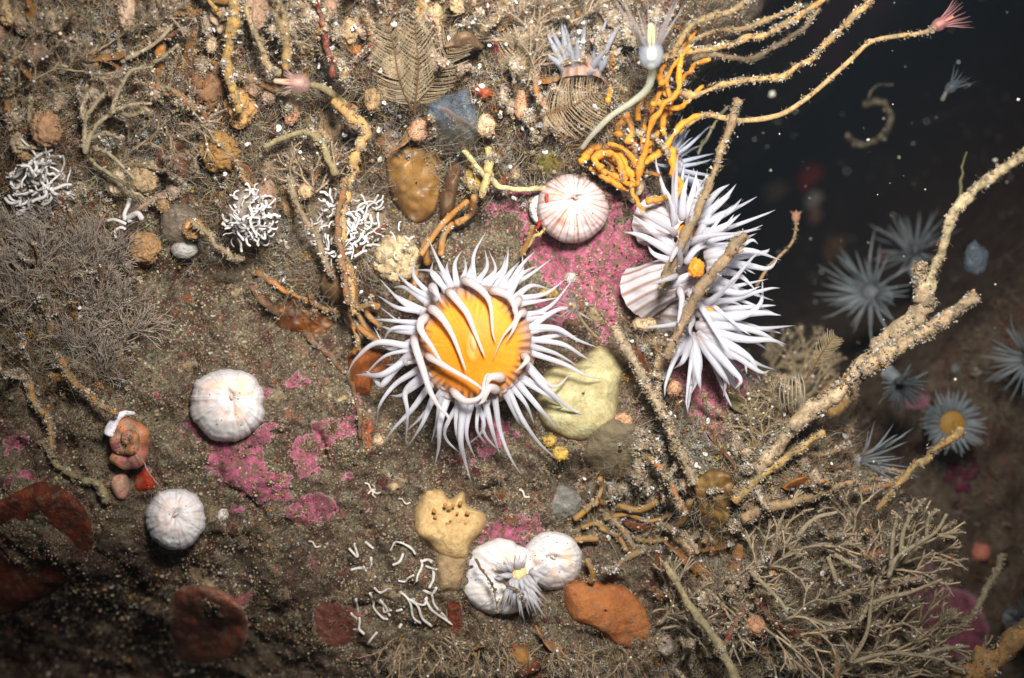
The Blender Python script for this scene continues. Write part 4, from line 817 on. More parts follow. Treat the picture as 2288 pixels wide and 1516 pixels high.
for x0, y0, a in ((815,1080,.3),(835,1085,1.2),(850,1100,2.8),(890,1115,.1),(1160,1095,.4),(690,1210,.2),(1800,1440,1.3)):
    mb = MB(); q = np.array([(x0,y0),(x0+9*math.cos(a),y0+9*math.sin(a)),(x0+20*math.cos(a+.5),y0+20*math.sin(a+.5)),(x0+28*math.cos(a+.2),y0+28*math.sin(a+.2))]); tube(mb, spline(S(q[:,0],q[:,1],0.04),4), 0.02, C(214,204,190), 6, 0.3)
    obj('worm_tube', mb, M_tube, None, 'short thin white worm tube lying by itself on bare rock', 'worm tube', 'single worm tubes')

# ------------------------------------------------------------------ polyp heads on stalks
def polyp(label, path, r0, r1, col, head, hdir, hr, hcol, ntent, tl, core=None, fuzz=40, seed=0, mat=None, hmat=None, tcol=None):
    rs = np.random.default_rng(seed); p = spline(path, 8); t = thing('hydroid_polyp', label, 'hydroid', p[0])
    mb = MB(); rr = np.linspace(r0, r1, len(p)); tube(mb, p, rr, col, 9, 0.1)
    if fuzz: coat(mb, p, rr, fuzz, W_SILT, (0.03,0.10), lump=fuzz//3)
    obj('stalk', mb, mat or M_silt, t)
    hdir = norm(hdir); mb = MB(); n = 14; s = np.linspace(0,1,n); hp = np.asarray(head)+hdir*s[:,None]*hr*2.6
    tube(mb, hp, hr*np.array([math.sin(min(1,0.12+x*0.95)*math.pi)**0.6*0.9+0.12 for x in s]), hcol, 14, 0.05); obj('head', mb, hmat or M_ghost, t)
    if core is not None:
        mb = MB(); tube(mb, np.asarray(head)+hdir*np.linspace(0.2,1.25,8)[:,None]*hr*2.6+np.array([0,-hr*0.4,0]), np.linspace(0.45,0.25,8)*hr, core, 8, 0.1); obj('core', mb, M_closed, t)
    u = norm(np.cross(hdir, [0.2,1,0.3])); w = np.cross(hdir, u)
    for i in range(ntent):
        a = i/ntent*6.283; rad = np.cos(a)*u+np.sin(a)*w; b = np.asarray(head)+hdir*hr*1.5+rad*hr*0.7; d = norm(hdir+rad*rs.uniform(.25,.7))
        tentacle(t, [b, b+d*tl*.4, b+d*tl*.75+rad*tl*.05, b+d*tl*rs.uniform(.9,1.15)+rad*tl*.08], hr*0.13, hcol if tcol is None else tcol, mat=M_ghost, n=3)
    return t
polyp('pale greenish white polyp on a curved stalk with a cloudy blue head', line([(1300,332),(1325,300),(1365,260),(1410,230),(1445,200),(1457,165),(1455,145)], 1.6, 3.6), 0.05, 0.085, C(226,228,204), P(1455,150,3.6), (-0.05,-0.3,1), 0.24, C(196,206,222), 18, 1.0, C(230,226,170), 0, 1, M_tent, tcol=C(170,160,160))
polyp('pink translucent polyp head bent sideways on a silty stalk', line([(770,235),(735,205),(705,192),(680,192)], 1.4, 2.2), 0.1, 0.055, C(166,150,110), P(690,190,2.2), (-1,-0.2,0.05), 0.21, C(200,166,158), 16, 0.24, C(206,160,136), 30, 2)
polyp('pinkish feathery polyp tipping the long stem over the dark gully', line([(1470,345),(1510,300),(1570,258),(1610,263),(1660,270),(1740,258),(1800,222),(1850,180),(1900,135),(1945,95),(2000,82),(2060,74),(2090,62)], 0.6, 2.6), 0.065, 0.045, C(212,172,116), P(2085,62,2.6), (0.85,-0.1,0.45), 0.13, C(216,160,160), 16, 0.5, C(230,150,110), 150, 3)
polyp('thin stem with a peach knob leaning beyond the white anemones', line([(1690,640),(1715,600),(1745,570),(1768,545),(1778,515),(1778,495)], -1.0, -1.6), 0.04, 0.03, C(170,134,96), P(1778,495,-1.6), (0,-0.2,1), 0.10, C(226,170,140), 8, 0.12, None, 30, 4)
polyp('small ghostly polyp floating tips in the gully', line([(2105,225),(2112,210),(2118,200)], -2, -2), 0.06, 0.05, C(110,120,126), P(2115,205,-2.0), (0.6,-0.3,0.6), 0.14, C(120,130,140), 12, 0.4, None, 0, 5)
polyp('grey spidery polyp beside the yellow sponge and the pink crust', line([(1340,760),(1310,730),(1290,700)], 0.7, 1.0), 0.03, 0.04, C(150,130,100), P(1285,690,1.0), (-0.3,-0.9,0.2), 0.13, C(196,186,182), 16, 0.5, C(220,180,100), 0, 6, tcol=C(200,190,186))

# ------------------------------------------------------------------ long stems
OR = C(234,154,44)
stem('tan stem ending in a point above the dark gully, below the topmost branch', line([(1520,208),(1545,212),(1600,196),(1640,182),(1700,180),(1755,172),(1800,140),(1840,105),(1885,60),(1925,20),(1950,-5)], 0.8, 2.4), 0.07, 0.06, C(212,166,104), 260, 110, 0.4)
stem('upper orange branch crossing the corner of the gully', line([(1450,150),(1510,120),(1580,112),(1640,98),(1700,80),(1760,55),(1800,28),(1850,-10)], 1.4, 2.6), 0.07, 0.06, C(206,158,92), 260, 110, 0.4)
stem('straight olive branch above the upper orange one', line([(1500,130),(1540,60),(1590,40),(1640,20),(1700,-20)], 1.6, 2.6), 0.075, 0.06, C(176,144,92), 200, 40)
stem('flat tan branch under the upper orange one', line([(1470,115),(1530,95),(1600,70),(1660,62),(1720,45),(1790,10)], 1.2, 2.0), 0.075, 0.05, C(160,128,84), 160, 60)
stem('dim brown branch ending in a pale tuft at the gully edge', line([(1545,130),(1600,122),(1680,130),(1740,100),(1790,70),(1830,20)], 0.4, 0.6), 0.08, 0.05, C(140,116,92), 150, 60)
stem('tall brown stalk crossing in front of the upward white anemone', line([(1478,650),(1495,600),(1530,530),(1560,470),(1590,400),(1615,330),(1635,270),(1650,225)], 1.7, 2.6), 0.095, 0.075, C(158,130,96), 260, 60, 0.4)
stem('brown stalk with a swollen end in front of the striped white anemones', line([(1490,800),(1510,760),(1540,690),(1580,630),(1610,590),(1640,550),(1662,525)], 1.9, 2.6), 0.10, 0.12, C(158,128,100), 260, 50, 0.4)
stem('thin grey green stem standing behind the tall brown stalk', line([(1560,345),(1580,305),(1600,270),(1625,240)], -0.8), 0.035, 0.03, C(130,126,100), 10, 4)
fs = thing('silty_hydroid', 'forked pale stem thick with crust, rising to the right edge', 'stem', P(1700,1050,1.0))
def part(nm, pts3, r0, r1, col, fuzz, lump, rough=0.3, **k):
    return stem(None, pts3, r0, r1, col, fuzz, lump, rough, nm, None, parent=fs, wts=W_BEAD, **k)
part('trunk', line([(1650,1110),(1690,1050),(1740,990),(1800,930),(1860,885),(1915,830),(1975,770),(2040,715),(2075,665)], 0.9, 2.2), 0.13, 0.20, C(214,186,150), 700, 420, 0.55)
part('branch', line([(2070,680),(2080,630),(2095,590),(2118,520),(2150,450),(2200,410),(2245,378),(2330,310)], 2.2, 3.4), 0.12, 0.09, C(220,200,156), 240, 80, 0.35)
part('branch', line([(1930,830),(1990,790),(2050,752),(2110,712),(2180,662)], 2.0, 2.7), 0.16, 0.09, C(212,180,140), 600, 300, 0.5)
part('branch', line([(2070,680),(2060,640),(2056,590)], 2.2, 2.4), 0.17, 0.10, C(210,180,144), 260, 140, 0.5)
ball('orange tan knobby growth gripping the forked stem', 1862, 893, 30, C(222,176,116), 1.6, fuzz=120, seed=4.2, sq=(1,1,1.2))
stem('slim tan stem rising toward the small yellow faced anemone', line([(1960,1140),(1990,1100),(2035,1050),(2080,1015),(2120,985),(2150,960)], 1.0, 1.6), 0.06, 0.085, C(196,160,96), 120, 40)
stem('yellow tan stem between the orange scrap and the forked stem', line([(1640,1120),(1690,1072),(1740,1040),(1790,1000),(1840,965)], 1.0, 1.4), 0.09, 0.07, C(206,170,104), 160, 60)
stem('knobbly tan stem lying below the orange scrap', line([(1660,1160),(1720,1135),(1800,1120),(1860,1090),(1915,1075)], 1.0, 1.2), 0.12, 0.07, C(186,150,110), 260, 110, 0.4)
stem('pale stem leaning across the weed below the orange sponge', line([(1485,1258),(1505,1295),(1540,1350),(1580,1410),(1620,1470),(1650,1530)], 1.2, 1.6), 0.075, 0.11, C(176,164,124), 60, 14)
stem('dim beaded stem leaning on the boulder at the lower right', line([(2240,1240),(2225,1280),(2200,1330),(2170,1375),(2120,1420)], -1.5, -0.5), 0.07, 0.08, C(150,140,110), 160, 60)
stem('thick orange tan stem in the lower right corner', line([(2330,1390),(2270,1430),(2210,1475),(2150,1530)], 1.6, 1.2), 0.2, 0.26, C(206,156,96), 300, 90, 0.35)
stem('curled grey brown hook drifting in the dark gully', line([(1930,235),(1965,228),(1988,250),(1985,285),(1965,310),(1930,325),(1905,312),(1892,300)], -7.0), 0.11, 0.07, C(48,42,34), 30, 10)
stem('thin arched filament above the curled hook in the gully', line([(1938,225),(1948,205),(1968,192),(1995,190)], -6.0), 0.035, 0.03, C(56,52,48), 0, 0)
stem('thin upright green filament crossing the gully near the right edge', line([(2140,475),(2146,420),(2150,380),(2160,340)], -2), 0.04, 0.03, C(110,110,70), 0, 0)
stem('silty arched stem above the dark hollow at left', line([(430,500),(460,520),(490,555),(520,575),(540,582)], 1.2, 1.0), 0.075, 0.05, C(166,146,116), 160, 50)
stem('orange wavy stem bending down the middle of the growth', line([(745,225),(775,255),(805,275),(818,300),(800,335),(790,370),(785,400),(775,440),(765,480),(765,540),(768,600),(785,650),(790,700)], 1.7, 0.8), 0.11, 0.08, C(200,154,88), 240, 110, 0.4, name='root_strand', cat='kelp root', mat=M_root)
stem('grey green stem arching over the hollow left of the amber blade', line([(590,330),(640,305),(690,298),(715,320),(735,360),(750,390)], 1.5, 1.0), 0.06, 0.07, C(160,146,104), 50, 14)
stem('amber stem dropping from the top edge above the buff lump', line([(530,-20),(522,40),(512,95),(508,150),(520,200),(535,250)], 2.8, 1.9), 0.13, 0.08, C(196,152,80), 120, 70)
stem('thin amber stem left of the one dropping from the top', line([(462,-20),(480,20),(498,45)], 2.8, 2.6), 0.05, 0.05, C(206,156,72), 6, 3)
stem('tall beige stem ending at the pink polyp head', line([(610,-20),(630,50),(640,100),(640,155)], 2.9, 2.3), 0.10, 0.09, C(170,136,84), 60, 20)
stem('long pale beaded stem sloping from the top edge, left part', line([(545,0),(560,50),(585,110),(600,150),(625,165)], 2.8, 2.2), 0.06, 0.06, C(176,150,110), 100, 60)
stem('red stalk beside the pale growth at the top', line([(700,-10),(715,30),(725,80),(738,130),(745,170)], 2.7, 2.0), 0.05, 0.07, C(126,32,34), 8, 12, name='red_weed_stalk', cat='seaweed')
stem('crimson stalk behind the feather hydroids', line([(1085,60),(1110,110),(1122,150),(1118,200),(1105,240)], 1.8, 1.6), 0.10, 0.08, C(130,28,44), 40, 40, name='red_weed_stalk', cat='seaweed')
stem('yellow curved stalk sweeping past the cream fuzzy lump', line([(1035,335),(1060,365),(1090,395),(1130,420),(1175,425),(1225,420)], 1.2, 0.5), 0.06, 0.055, C(226,206,146), 8, 4, 0.12, mat=M_root)
stem('yellow upright stalk above the cream fuzzy lump', line([(1090,330),(1092,370),(1085,410),(1075,440)], 1.1, 0.9), 0.10, 0.075, C(214,190,120), 14, 6, 0.15, mat=M_root)
stem('red thread lying against the striped closed anemone', line([(1222,436),(1220,470),(1212,490),(1195,510),(1180,540)], 0.85, 0.3), 0.045, 0.04, C(206,50,36), 0, 0, 0.15, 'red_thread', 'seaweed')
stem('pale yellow thread beside the red one', line([(1228,480),(1222,505),(1200,525),(1175,555)], 0.75, 0.25), 0.05, 0.03, C(214,180,110), 6, 4, 0.2, 'yellow_thread', 'seaweed')
stem('dark brown root trailing over bare rock left of the anemone', line([(560,640),(600,685),(650,720),(700,760),(740,800),(768,830),(785,860),(800,910),(805,980)], 0.16, 0.08, True), 0.085, 0.05, C(126,84,60), 120, 40, 0.35)
stem('orange root scrap running along the top of the dark hollow', line([(575,610),(620,640),(670,665),(715,685),(760,700)], 0.3, 0.25, True), 0.07, 0.06, C(196,120,44), 60, 40, 0.3, mat=M_root)
stem('beaded grey stem running down beside the white tube flakes', line([(650,400),(655,440),(680,490),(705,530),(725,580),(740,620)], 1.2, 1.0), 0.08, 0.06, C(160,136,112), 120, 70)
stem('reddish brown stem crossing the white tube flakes', line([(770,400),(762,450),(752,500),(762,560),(770,620),(780,680)], 1.4, 1.0), 0.075, 0.08, C(150,100,66), 60, 60)
stem('silty stem curving down the left rock edge toward the red sponge', line([(95,985),(120,1025),(150,1055),(185,1075),(220,1085),(240,1120)], 0.25, 0.2, True), 0.07, 0.08, C(166,150,110), 160, 50, 0.35)
stem('white encrusted stem bordering the pale yellow sponge', line([(1370,730),(1400,780),(1430,830),(1450,870),(1480,920),(1500,970),(1530,1030),(1550,1080)], 1.2, 1.3), 0.085, 0.10, C(190,168,140), 320, 200, 0.4)
stem('second silty stem between the sponge and the pink crust', line([(1460,760),(1475,830),(1470,890),(1495,950),(1510,1010)], 0.9, 1.2), 0.07, 0.09, C(166,130,90), 240, 120, 0.4)

# orange kelp holdfast: strands as parts
hf = thing('kelp_holdfast', 'tangled bright orange kelp holdfast above the striped closed anemone', 'kelp', S(1420,330))
HF = [[(1560,60),(1520,110),(1500,150),(1480,190),(1460,230),(1448,270)],[(1525,120),(1520,160),(1515,205),(1500,215),(1480,200)],[(1515,205),(1480,240),(1455,280),(1445,330),(1432,375),(1425,410),(1405,415),(1380,400),(1345,380)],[(1432,380),(1438,330),(1440,280),(1446,235)],
 [(1500,250),(1480,285),(1460,310),(1445,330)],[(1470,345),(1510,300),(1535,270),(1570,258)],[(1440,360),(1470,345),(1500,330)],[(1345,380),(1330,360),(1345,345),(1375,350),(1390,380),(1400,400)],[(1360,345),(1380,370),(1395,395)],[(1350,335),(1385,330),(1410,325),(1425,310)],
 [(1410,412),(1418,440),(1432,465),(1440,475)],[(1300,365),(1310,340),(1335,325),(1360,330)],[(1330,310),(1345,285),(1375,280),(1395,255)],[(1500,330),(1505,380),(1520,410),(1518,430),(1500,440)],[(1445,452),(1475,448),(1500,440)],[(1360,230),(1365,170),(1385,120),(1395,95)],[(1360,225),(1385,232),(1420,225)],[(1480,190),(1475,160),(1500,140),(1520,140)],
 [(1455,235),(1485,232),(1510,245),(1535,230),(1570,190)],[(1425,265),(1432,225),(1450,200)],[(1400,290),(1415,265),(1440,235)],[(1330,375),(1360,395),(1390,420),(1405,425)],[(1395,255),(1410,290),(1405,320)],[(1380,300),(1385,280),(1420,255)],[(1330,350),(1365,365),(1385,395),(1405,415)],[(1350,330),(1385,345),(1405,380),(1420,410)],[(1320,375),(1350,395),(1380,415),(1410,425)],[(1360,320),(1400,340),(1420,370),(1428,395)],[(1470,170),(1490,190),(1495,230),(1480,260),(1485,300)],[(1540,100),(1500,160),(1470,220),(1452,290),(1450,340)],[(1590,130),(1550,150),(1520,190),(1490,240)]]
for i, w in enumerate(HF):
    h0, h1 = 0.7+0.25*(i % 4)+(0.8 if w[0][1] < 250 else 0), 0.7+0.2*((i*2) % 3)
    p = spline(line(w, h0, h1), 7); mb = MB(); p = p+0.03*np.stack([noise3(np.arange(len(p))*.35,i,1.),noise3(np.arange(len(p))*.35,i,5.),noise3(np.arange(len(p))*.35,i,9.)],-1); rr = 0.07*rng.uniform(.7,1.2)*(1+0.3*noise3(np.arange(len(p))*.5, i, 0)); tube(mb, p, rr, OR*rng.uniform(.75,1.1), 9, 0.35, freq=6)
    coat(mb, p, rr, 50, W_SILT, (0.02,0.06), lump=6); obj('strand', mb, M_orange, hf)
h2 = thing('kelp_holdfast', 'brownish holdfast roots in the hollow right of the big anemone base, above the closed pair', 'kelp', S(1400,1180))
for i, w in enumerate([[(1285,1160),(1310,1140),(1330,1120),(1350,1125)],[(1285,1208),(1310,1204),(1335,1205)],[(1330,1130),(1345,1090),(1340,1070)],[(1420,1205),(1460,1210),(1500,1200)],[(1350,1160),(1400,1150),(1450,1165),(1500,1150)],[(1380,1130),(1430,1140),(1470,1120)],[(1340,1180),(1380,1200),(1400,1230)],[(1310,1250),(1325,1280),(1320,1300)],[(1500,1180),(1530,1160),(1540,1120)],[(1300,1180),(1330,1170),(1360,1190)]]):
    p = spline(line(w, 0.25+0.15*(i % 3), None, True), 6); mb = MB(); tube(mb, p, 0.065*rng.uniform(.7,1.2), C(176,128,56)*rng.uniform(.6,1.1), 8, 0.25); coat(mb, p, 0.06, 16, W_SILT, (0.02,.06), lump=8); obj('strand', mb, M_root, h2)
h3 = thing('kelp_holdfast', 'brown and orange root tangle touching the anemone on its upper left', 'kelp', S(860,690))
for i, w in enumerate([[(780,600),(790,650),(800,700),(830,760)],[(765,560),(790,630),(795,690)],[(940,570),(960,540),(990,500),(1020,470),(1045,450)],[(930,600),(925,640),(915,680)],[(800,690),(830,680),(845,690)],[(800,730),(840,760),(870,770)],[(955,590),(950,550),(965,530)],[(1010,500),(990,530),(985,570)],[(1060,440),(1050,480),(1020,500)],[(830,660),(820,700),(850,730)],[(770,690),(800,760),(790,790)],[(1190,505),(1180,540),(1165,570)]]):
    p = spline(line(w, 0.3+0.15*(i % 3), None, True), 6); mb = MB(); tube(mb, p, 0.075*rng.uniform(.7,1.2), C(196,130,50)*rng.uniform(.55,1.1), 8, 0.25); coat(mb, p, 0.06, 20, W_SILT, (0.02,.06), lump=10); obj('strand', mb, M_root, h3)

q = scatter(60, 0.0, (-40,-40,1500,480), 3, True); cs_ = [C(214,182,140),C(196,160,116),C(224,200,166),C(186,150,124),C(204,176,150)]
for i, (x, y) in enumerate(q): ball('buff fuzzy lump half buried in the growth along the top, one of many alike', x, y, rng.uniform(12,27), cs_[i % 5]*rng.uniform(.8,1.05), rng.uniform(.05,.4), seed=20+i*1.3, sq=(rng.uniform(.7,1.1),1,rng.uniform(.9,1.6)))['group'] = 'buff lumps in the top growth'
# ------------------------------------------------------------------ branching weeds
for i in range(170):
    x, y = [(rng.uniform(1120,1320), rng.uniform(20,340)), (rng.uniform(560,760), rng.uniform(0,90)), (rng.normal(1430,40), rng.uniform(760,1120)), (rng.uniform(640,1100), rng.uniform(20,420)), (rng.uniform(20,520), rng.uniform(10,480)), (rng.uniform(1340,1480), rng.uniform(20,140)), (rng.uniform(1480,2000), rng.uniform(980,1500))][i % 7]
    if any((x-x_)**2+(y-y_)**2 < r_*r_ for (x_, y_, r_) in EXCL): continue
    h = float(hgt(x, y)); mb = MB(); c_ = P(x, y, h+rng.uniform(.1,.6)); s_ = np.array([rng.uniform(.07,.2), .1, rng.uniform(.09,.3)]); n_ = 60
    q_ = c_+rng.normal(0,.5,(n_,3))*s_*1.0; blob(mb, c_, s_*0.85, [C(176,150,126),C(196,172,146),C(160,132,104)][i % 3], 2, .35, 2.5, i*1.1, .1); colr = pick(n_, [3,1,.2,4,6,.2,.2,4 if i % 7 in (0,1,2,5) else 1.5,1,3]); flocs(mb, q_, 0.05, colr, 9, (0.006,0.018)); lumps(mb, q_[::5], rng.uniform(.02,.045,len(q_[::5])), colr[::5], 1, .2)
    fz = 60; filaments(mb, c_+rng.normal(0,.4,(fz,3))*s_*1.2, rng.normal(0,1,(fz,3)), rng.uniform(.08,.2,fz), .005, pick(fz, W_SILT), 2, .5)
    lab = 'pale crusty clump of tiny animals in the growth along the top' if y < 500 else 'pale crusty clump of tiny animals in the growth right of the yellow sponge'
    obj('crusty_clump', mb, M_silt, None, lab, 'sea squirts', 'crusty clumps in the top growth' if y < 500 else 'crusty clumps right of the yellow sponge')
def fork(paths, b, d, l, r, depth, rs, spread=0.5, up=0.0, planar=0.45):
    n = 4; pts = [b]; dd = d
    for i in range(n):
        dd = norm(dd+rs.normal(0,0.10,3)*np.array([1,planar,1])+np.array([0,0,up*0.1])); pts.append(pts[-1]+dd*l/n)
    paths.append((np.array(pts), r))
    if depth > 0:
        k = 2 if rs.random() < 0.85 else 3
        for j in range(k):
            s = (j-(k-1)/2)*2/(max(1,k-1)); ax = np.array([0,-1,0])+rs.normal(0,.35,3)
            nd = norm(dd+np.cross(norm(ax), dd)*spread*s*rs.uniform(.6,1.3)+rs.normal(0,.12,3)*np.array([1,planar,1])); fork(paths, pts[-1], nd, l*rs.uniform(.65,.95), r*0.85, depth-1, rs, spread, up, planar)
def weed(label, base, nst, ang, sp, l, r, depth, col, seed, mat=None, group=None, spread=0.5, name='seaweed_tuft', cat='seaweed', beads=10, out=0.5, planar=0.45, fuzz=22):
    rs = np.random.default_rng(seed); mb = MB(); base = np.asarray(base)
    for i in range(nst):
        a = math.radians(ang+rs.uniform(-sp, sp)); d = norm(np.array([math.cos(a), -out*rs.uniform(0,1.6), math.sin(a)])); ps = []
        fork(ps, base+rs.normal(0,.10,3)*np.array([1,.4,1]), d, l*rs.uniform(.8,1.2), r, depth, rs, spread, planar=planar)
        for p, rr in ps: tube(mb, spline(p, 2), rr*np.linspace(1,.85,9), col*rs.uniform(.75,1.25), 5, 0.12)
        if fuzz:
            for p, rr in ps: k_ = rng.integers(0, len(p), fuzz); filaments(mb, p[k_]+rng.normal(0,.03,(fuzz,3)), rng.normal(0,1,(fuzz,3)), rng.uniform(.03,.10,fuzz), .004, pick(fuzz, W_SILT), 2, .5)
        if beads:
            for p, rr in ps[::2]:
                lumps(mb, p[rs.integers(0,len(p),1)]+rs.normal(0,.02,(1,3)), rs.uniform(.015,.035,1), pick(1,[1,.3,0,1,2,.2,0,1.5,1,1]), 1, .2)
    return obj(name, mb, mat or M_fine, None, label, cat, group)
ow = thing('seaweed_tuft', 'olive grey forked weed with thick blunt branches', 'seaweed', P(190,343,1.2))
for w in [[(190,343),(203,300),(219,277),(250,253),(290,235),(338,232)],[(250,250),(264,206),(277,182),(295,158),(340,150)],[(190,340),(190,270),(206,243),(224,219),(252,193)],[(66,275),(70,185),(74,148),(110,140),(150,150)],[(280,132),(310,118),(343,100),(370,75),(387,52)],[(343,140),(370,125),(398,100)],[(205,310),(235,300),(270,310)],[(195,265),(180,220),(195,190)],[(140,70),(150,40),(160,-10)],[(275,140),(265,90),(262,60)],[(60,230),(30,205),(-10,190)],[(210,330),(250,350),(300,400)],[(120,320),(90,330),(40,330)],[(265,250),(290,260),(320,250)]]:
    p = spline(line(w, 1.9, 2.3), 6); mb = MB(); tube(mb, p, np.linspace(.058,.03,len(p)), C(172,158,130), 8, 0.25, freq=6); coat(mb, p, .045, 40, W_SILT, (.02,.06), lump=10); obj('branch', mb, M_weed, ow)
stem('straight grey straw lying across the weed at left', line([(200,355),(240,385),(290,420),(330,450)], 1.9, 1.6), 0.04, 0.03, C(166,156,126), 4, 2, name='straw', cat='stem')
for i, (x, y) in enumerate([(60,620),(110,590),(150,650),(190,600),(225,640),(95,700),(150,730),(205,710),(250,700),(45,560),(130,540),(240,585),(30,720),(270,760),(180,800),(100,790),(230,830)]):
    weed('fine brown hair weed tuft, one of the dense bank at left', S(x, y, 0.1), 16, 80-(x-150)*0.25+rng.uniform(-15,15), 48, 0.32, 0.012, 3, C(182,168,154)*rng.uniform(.8,1.15), 100+i, group='fine brown tufts at left', spread=0.32, beads=0, out=0.8, fuzz=0)
for i, (x, y, a) in enumerate([(1680,1290,20),(1760,1240,50),(1850,1290,60),(1950,1300,50),(2000,1260,40),(1620,1370,10),(1720,1390,-10),(1820,1380,20),(1930,1420,75),(2030,1440,40),(1560,1300,-20),(1650,1470,30),(1780,1490,60),(1880,1510,30),(1990,1520,70),(1540,1450,60),(1480,1400,60),(1900,1180,80),(2080,1500,60)]):
    weed('grey olive forked weed in the bank at the lower right, one of many alike', S(x, y, 0.2), 4, a, 50, 0.5, 0.036, 3, C(190,172,142)*rng.uniform(.75,1.15), 200+i, group='forked weeds at the lower right', spread=0.5, beads=8, out=0.5)
wb = thing('seaweed_tuft', 'tallest forked weed standing clear against the boulder, five blunt tips', 'seaweed', P(1990,1280,1.2))
for w in [[(1985,1290),(2005,1245),(2050,1215),(2090,1190),(2115,1150)],[(2085,1192),(2120,1175),(2130,1168)],[(2088,1195),(2135,1202)],[(2070,1205),(2075,1160),(2095,1140)],[(2012,1240),(2018,1190),(2030,1160),(2028,1125)],[(2030,1160),(2055,1130),(2068,1115)],[(1990,1270),(1995,1200),(2005,1150)]]:
    p = spline(line(w, 1.3, 1.6), 6); mb = MB(); tube(mb, p, np.linspace(.052,.036,len(p)), C(172,160,132), 8, 0.2, freq=6); coat(mb, p, .045, 40, W_SILT, (.02,.05), lump=8); obj('branch', mb, M_weed, wb)
wc = thing('seaweed_tuft', 'grey olive weed with one tall fork at the lower edge', 'seaweed', P(1920,1480,1.4))
for w in [[(1900,1480),(1935,1420),(1945,1360),(1950,1300)],[(1945,1350),(1985,1335),(2030,1325),(2105,1295)],[(1945,1345),(1920,1390)],[(1905,1480),(1980,1460),(2050,1465),(2110,1475)],[(2060,1465),(2110,1450),(2165,1445)],[(2105,1475),(2130,1490),(2160,1500)],[(1780,1200),(1820,1160),(1870,1145)],[(1850,1245),(1870,1300),(1875,1295)],[(1865,1240),(1900,1260),(1925,1270)],[(1680,1280),(1740,1340),(1760,1372)]]:
    p = spline(line(w, 1.5, 1.7), 6); mb = MB(); tube(mb, p, np.linspace(.055,.035,len(p)), C(166,152,126), 8, 0.2, freq=6); coat(mb, p, .045, 40, W_SILT, (.02,.05), lump=10); obj('branch', mb, M_weed, wc)
stem('dark red trailing stalk in the lower weed', line([(1690,1340),(1730,1390),(1780,1420),(1840,1438)], 1.3, 1.2), 0.05, 0.05, C(96,30,28), 20, 20, name='red_weed_stalk', cat='seaweed')
for i, (x, y, a) in enumerate([(900,1440,250),(960,1450,280),(1010,1430,300),(1060,1450,270),(1120,1440,290),(1230,1440,270),(1300,1460,285),(1380,1470,270),(1440,1480,80)]):
    weed('brown silty weed strands along the lower edge, one of many alike', S(x, y, 0.2), 7, a, 40, 0.3, 0.02, 2, C(172,148,116), 300+i, group='weed strands along the lower edge', spread=0.4)
for i, (x, y, a) in enumerate([(60,90,70),(150,150,60),(330,60,80),(400,250,60),(300,330,50),(40,180,70),(230,100,100),(420,100,90),(700,90,90),(850,60,80),(1180,90,80),(1270,60,80),(960,330,90),(1180,180,80),(600,90,70),(700,420,100),(360,300,40)]):
    weed('silty brown weed bush in the growth along the top, one of many alike', S(x, y, 0.3), 5, a, 70, 0.38, 0.026, 3, C(172,150,122)*rng.uniform(.75,1.2), 400+i, group='weed bushes along the top', spread=0.5, beads=14, out=0.7)
for i, (x, y, a) in enumerate([(1730,830,60),(1790,810,30),(1690,1000,110),(1740,930,120),(1770,900,90)]):
    weed('pale beige bushy hydroid beside the white anemones at the rock edge, one of several alike', S(x, y, 0.3), 5, a, 60, 0.34, 0.024, 3, C(170,150,112), 500+i, group='beige hydroid bushes at the rock edge', spread=0.5, beads=14, name='bushy_hydroid', cat='hydroid')
# comb-like lace hydroid
lc = MB(); a = np.linspace(0, math.pi, 14); pp = P(1775+28*np.cos(a*1.0+0.6)-4, 880+44*np.sin(a*2), 1.3)
for k in range(7):
    q = np.linspace(-1,1,9); tube(lc, P(1752+k*6+10*(1-q*q)*(k-3)/3, 878+42*q+4*np.sin(k), 1.3+0.3*(1-q*q)), 0.012, C(176,166,142), 5, .2)
obj('lace_hydroid', lc, M_fine, None, 'pale oval lacy hydroid cage left of the thick stem', 'hydroid')

# ------------------------------------------------------------------ feather hydroids
def plume(label, path, width, n, col, seed, ang=52, group=None):
    rs = np.random.default_rng(seed); p = spline(path, 16); t, U, W = frames(p); mb = MB(); tube(mb, p, np.linspace(.022,.01,len(p)), C(120,90,58), 6, 0)
    fn = norm(np.array([rs.normal(0,.25), -1, rs.normal(0,.25)]))
    for i in range(n):
        s = 0.16+0.84*i/n; k = min(len(p)-1, int(s*(len(p)-1))); sd = norm(np.cross(t[k], fn)); l = width*(math.sin(min(1,(s-0.08)*1.15)*math.pi)**0.5*0.8+0.2)*rs.uniform(.85,1.1)
        for q in (-1,1):
            d = norm(t[k]*math.cos(math.radians(ang))+q*sd*math.sin(math.radians(ang))+rs.normal(0,.04,3)); e = p[k]+d*l+t[k]*l*0.15
            tube(mb, spline([p[k], p[k]+d*l*.5, e], 3), np.linspace(.0065,.004,7), col*rs.uniform(.85,1.15), 4, 0)
    return obj('feather_hydroid', mb, M_fine, None, label, 'hydroid', group)
fc = C(196,176,142)
plume('tall feather hydroid plume leaning left of the pair', line([(930,260),(905,215),(890,170),(880,110),(862,40)], 1.9, 3.2), 0.62, 40, fc, 1)
plume('feather hydroid plume leaning right over the blue squirt', line([(920,255),(945,215),(975,170),(1000,120),(1030,80)], 1.9, 2.9), 0.55, 34, fc, 2)
plume('upright feather hydroid plume between the two leaning ones', line([(925,256),(930,210),(935,150),(930,90),(925,30)], 2.0, 3.5), 0.5, 36, fc, 3)
plume('low feather hydroid with long combed branches below the pale anemone', line([(1195,265),(1225,255),(1260,245),(1300,225),(1340,205)], 2.3, 2.6), 0.7, 30, C(196,172,138), 4, 70)
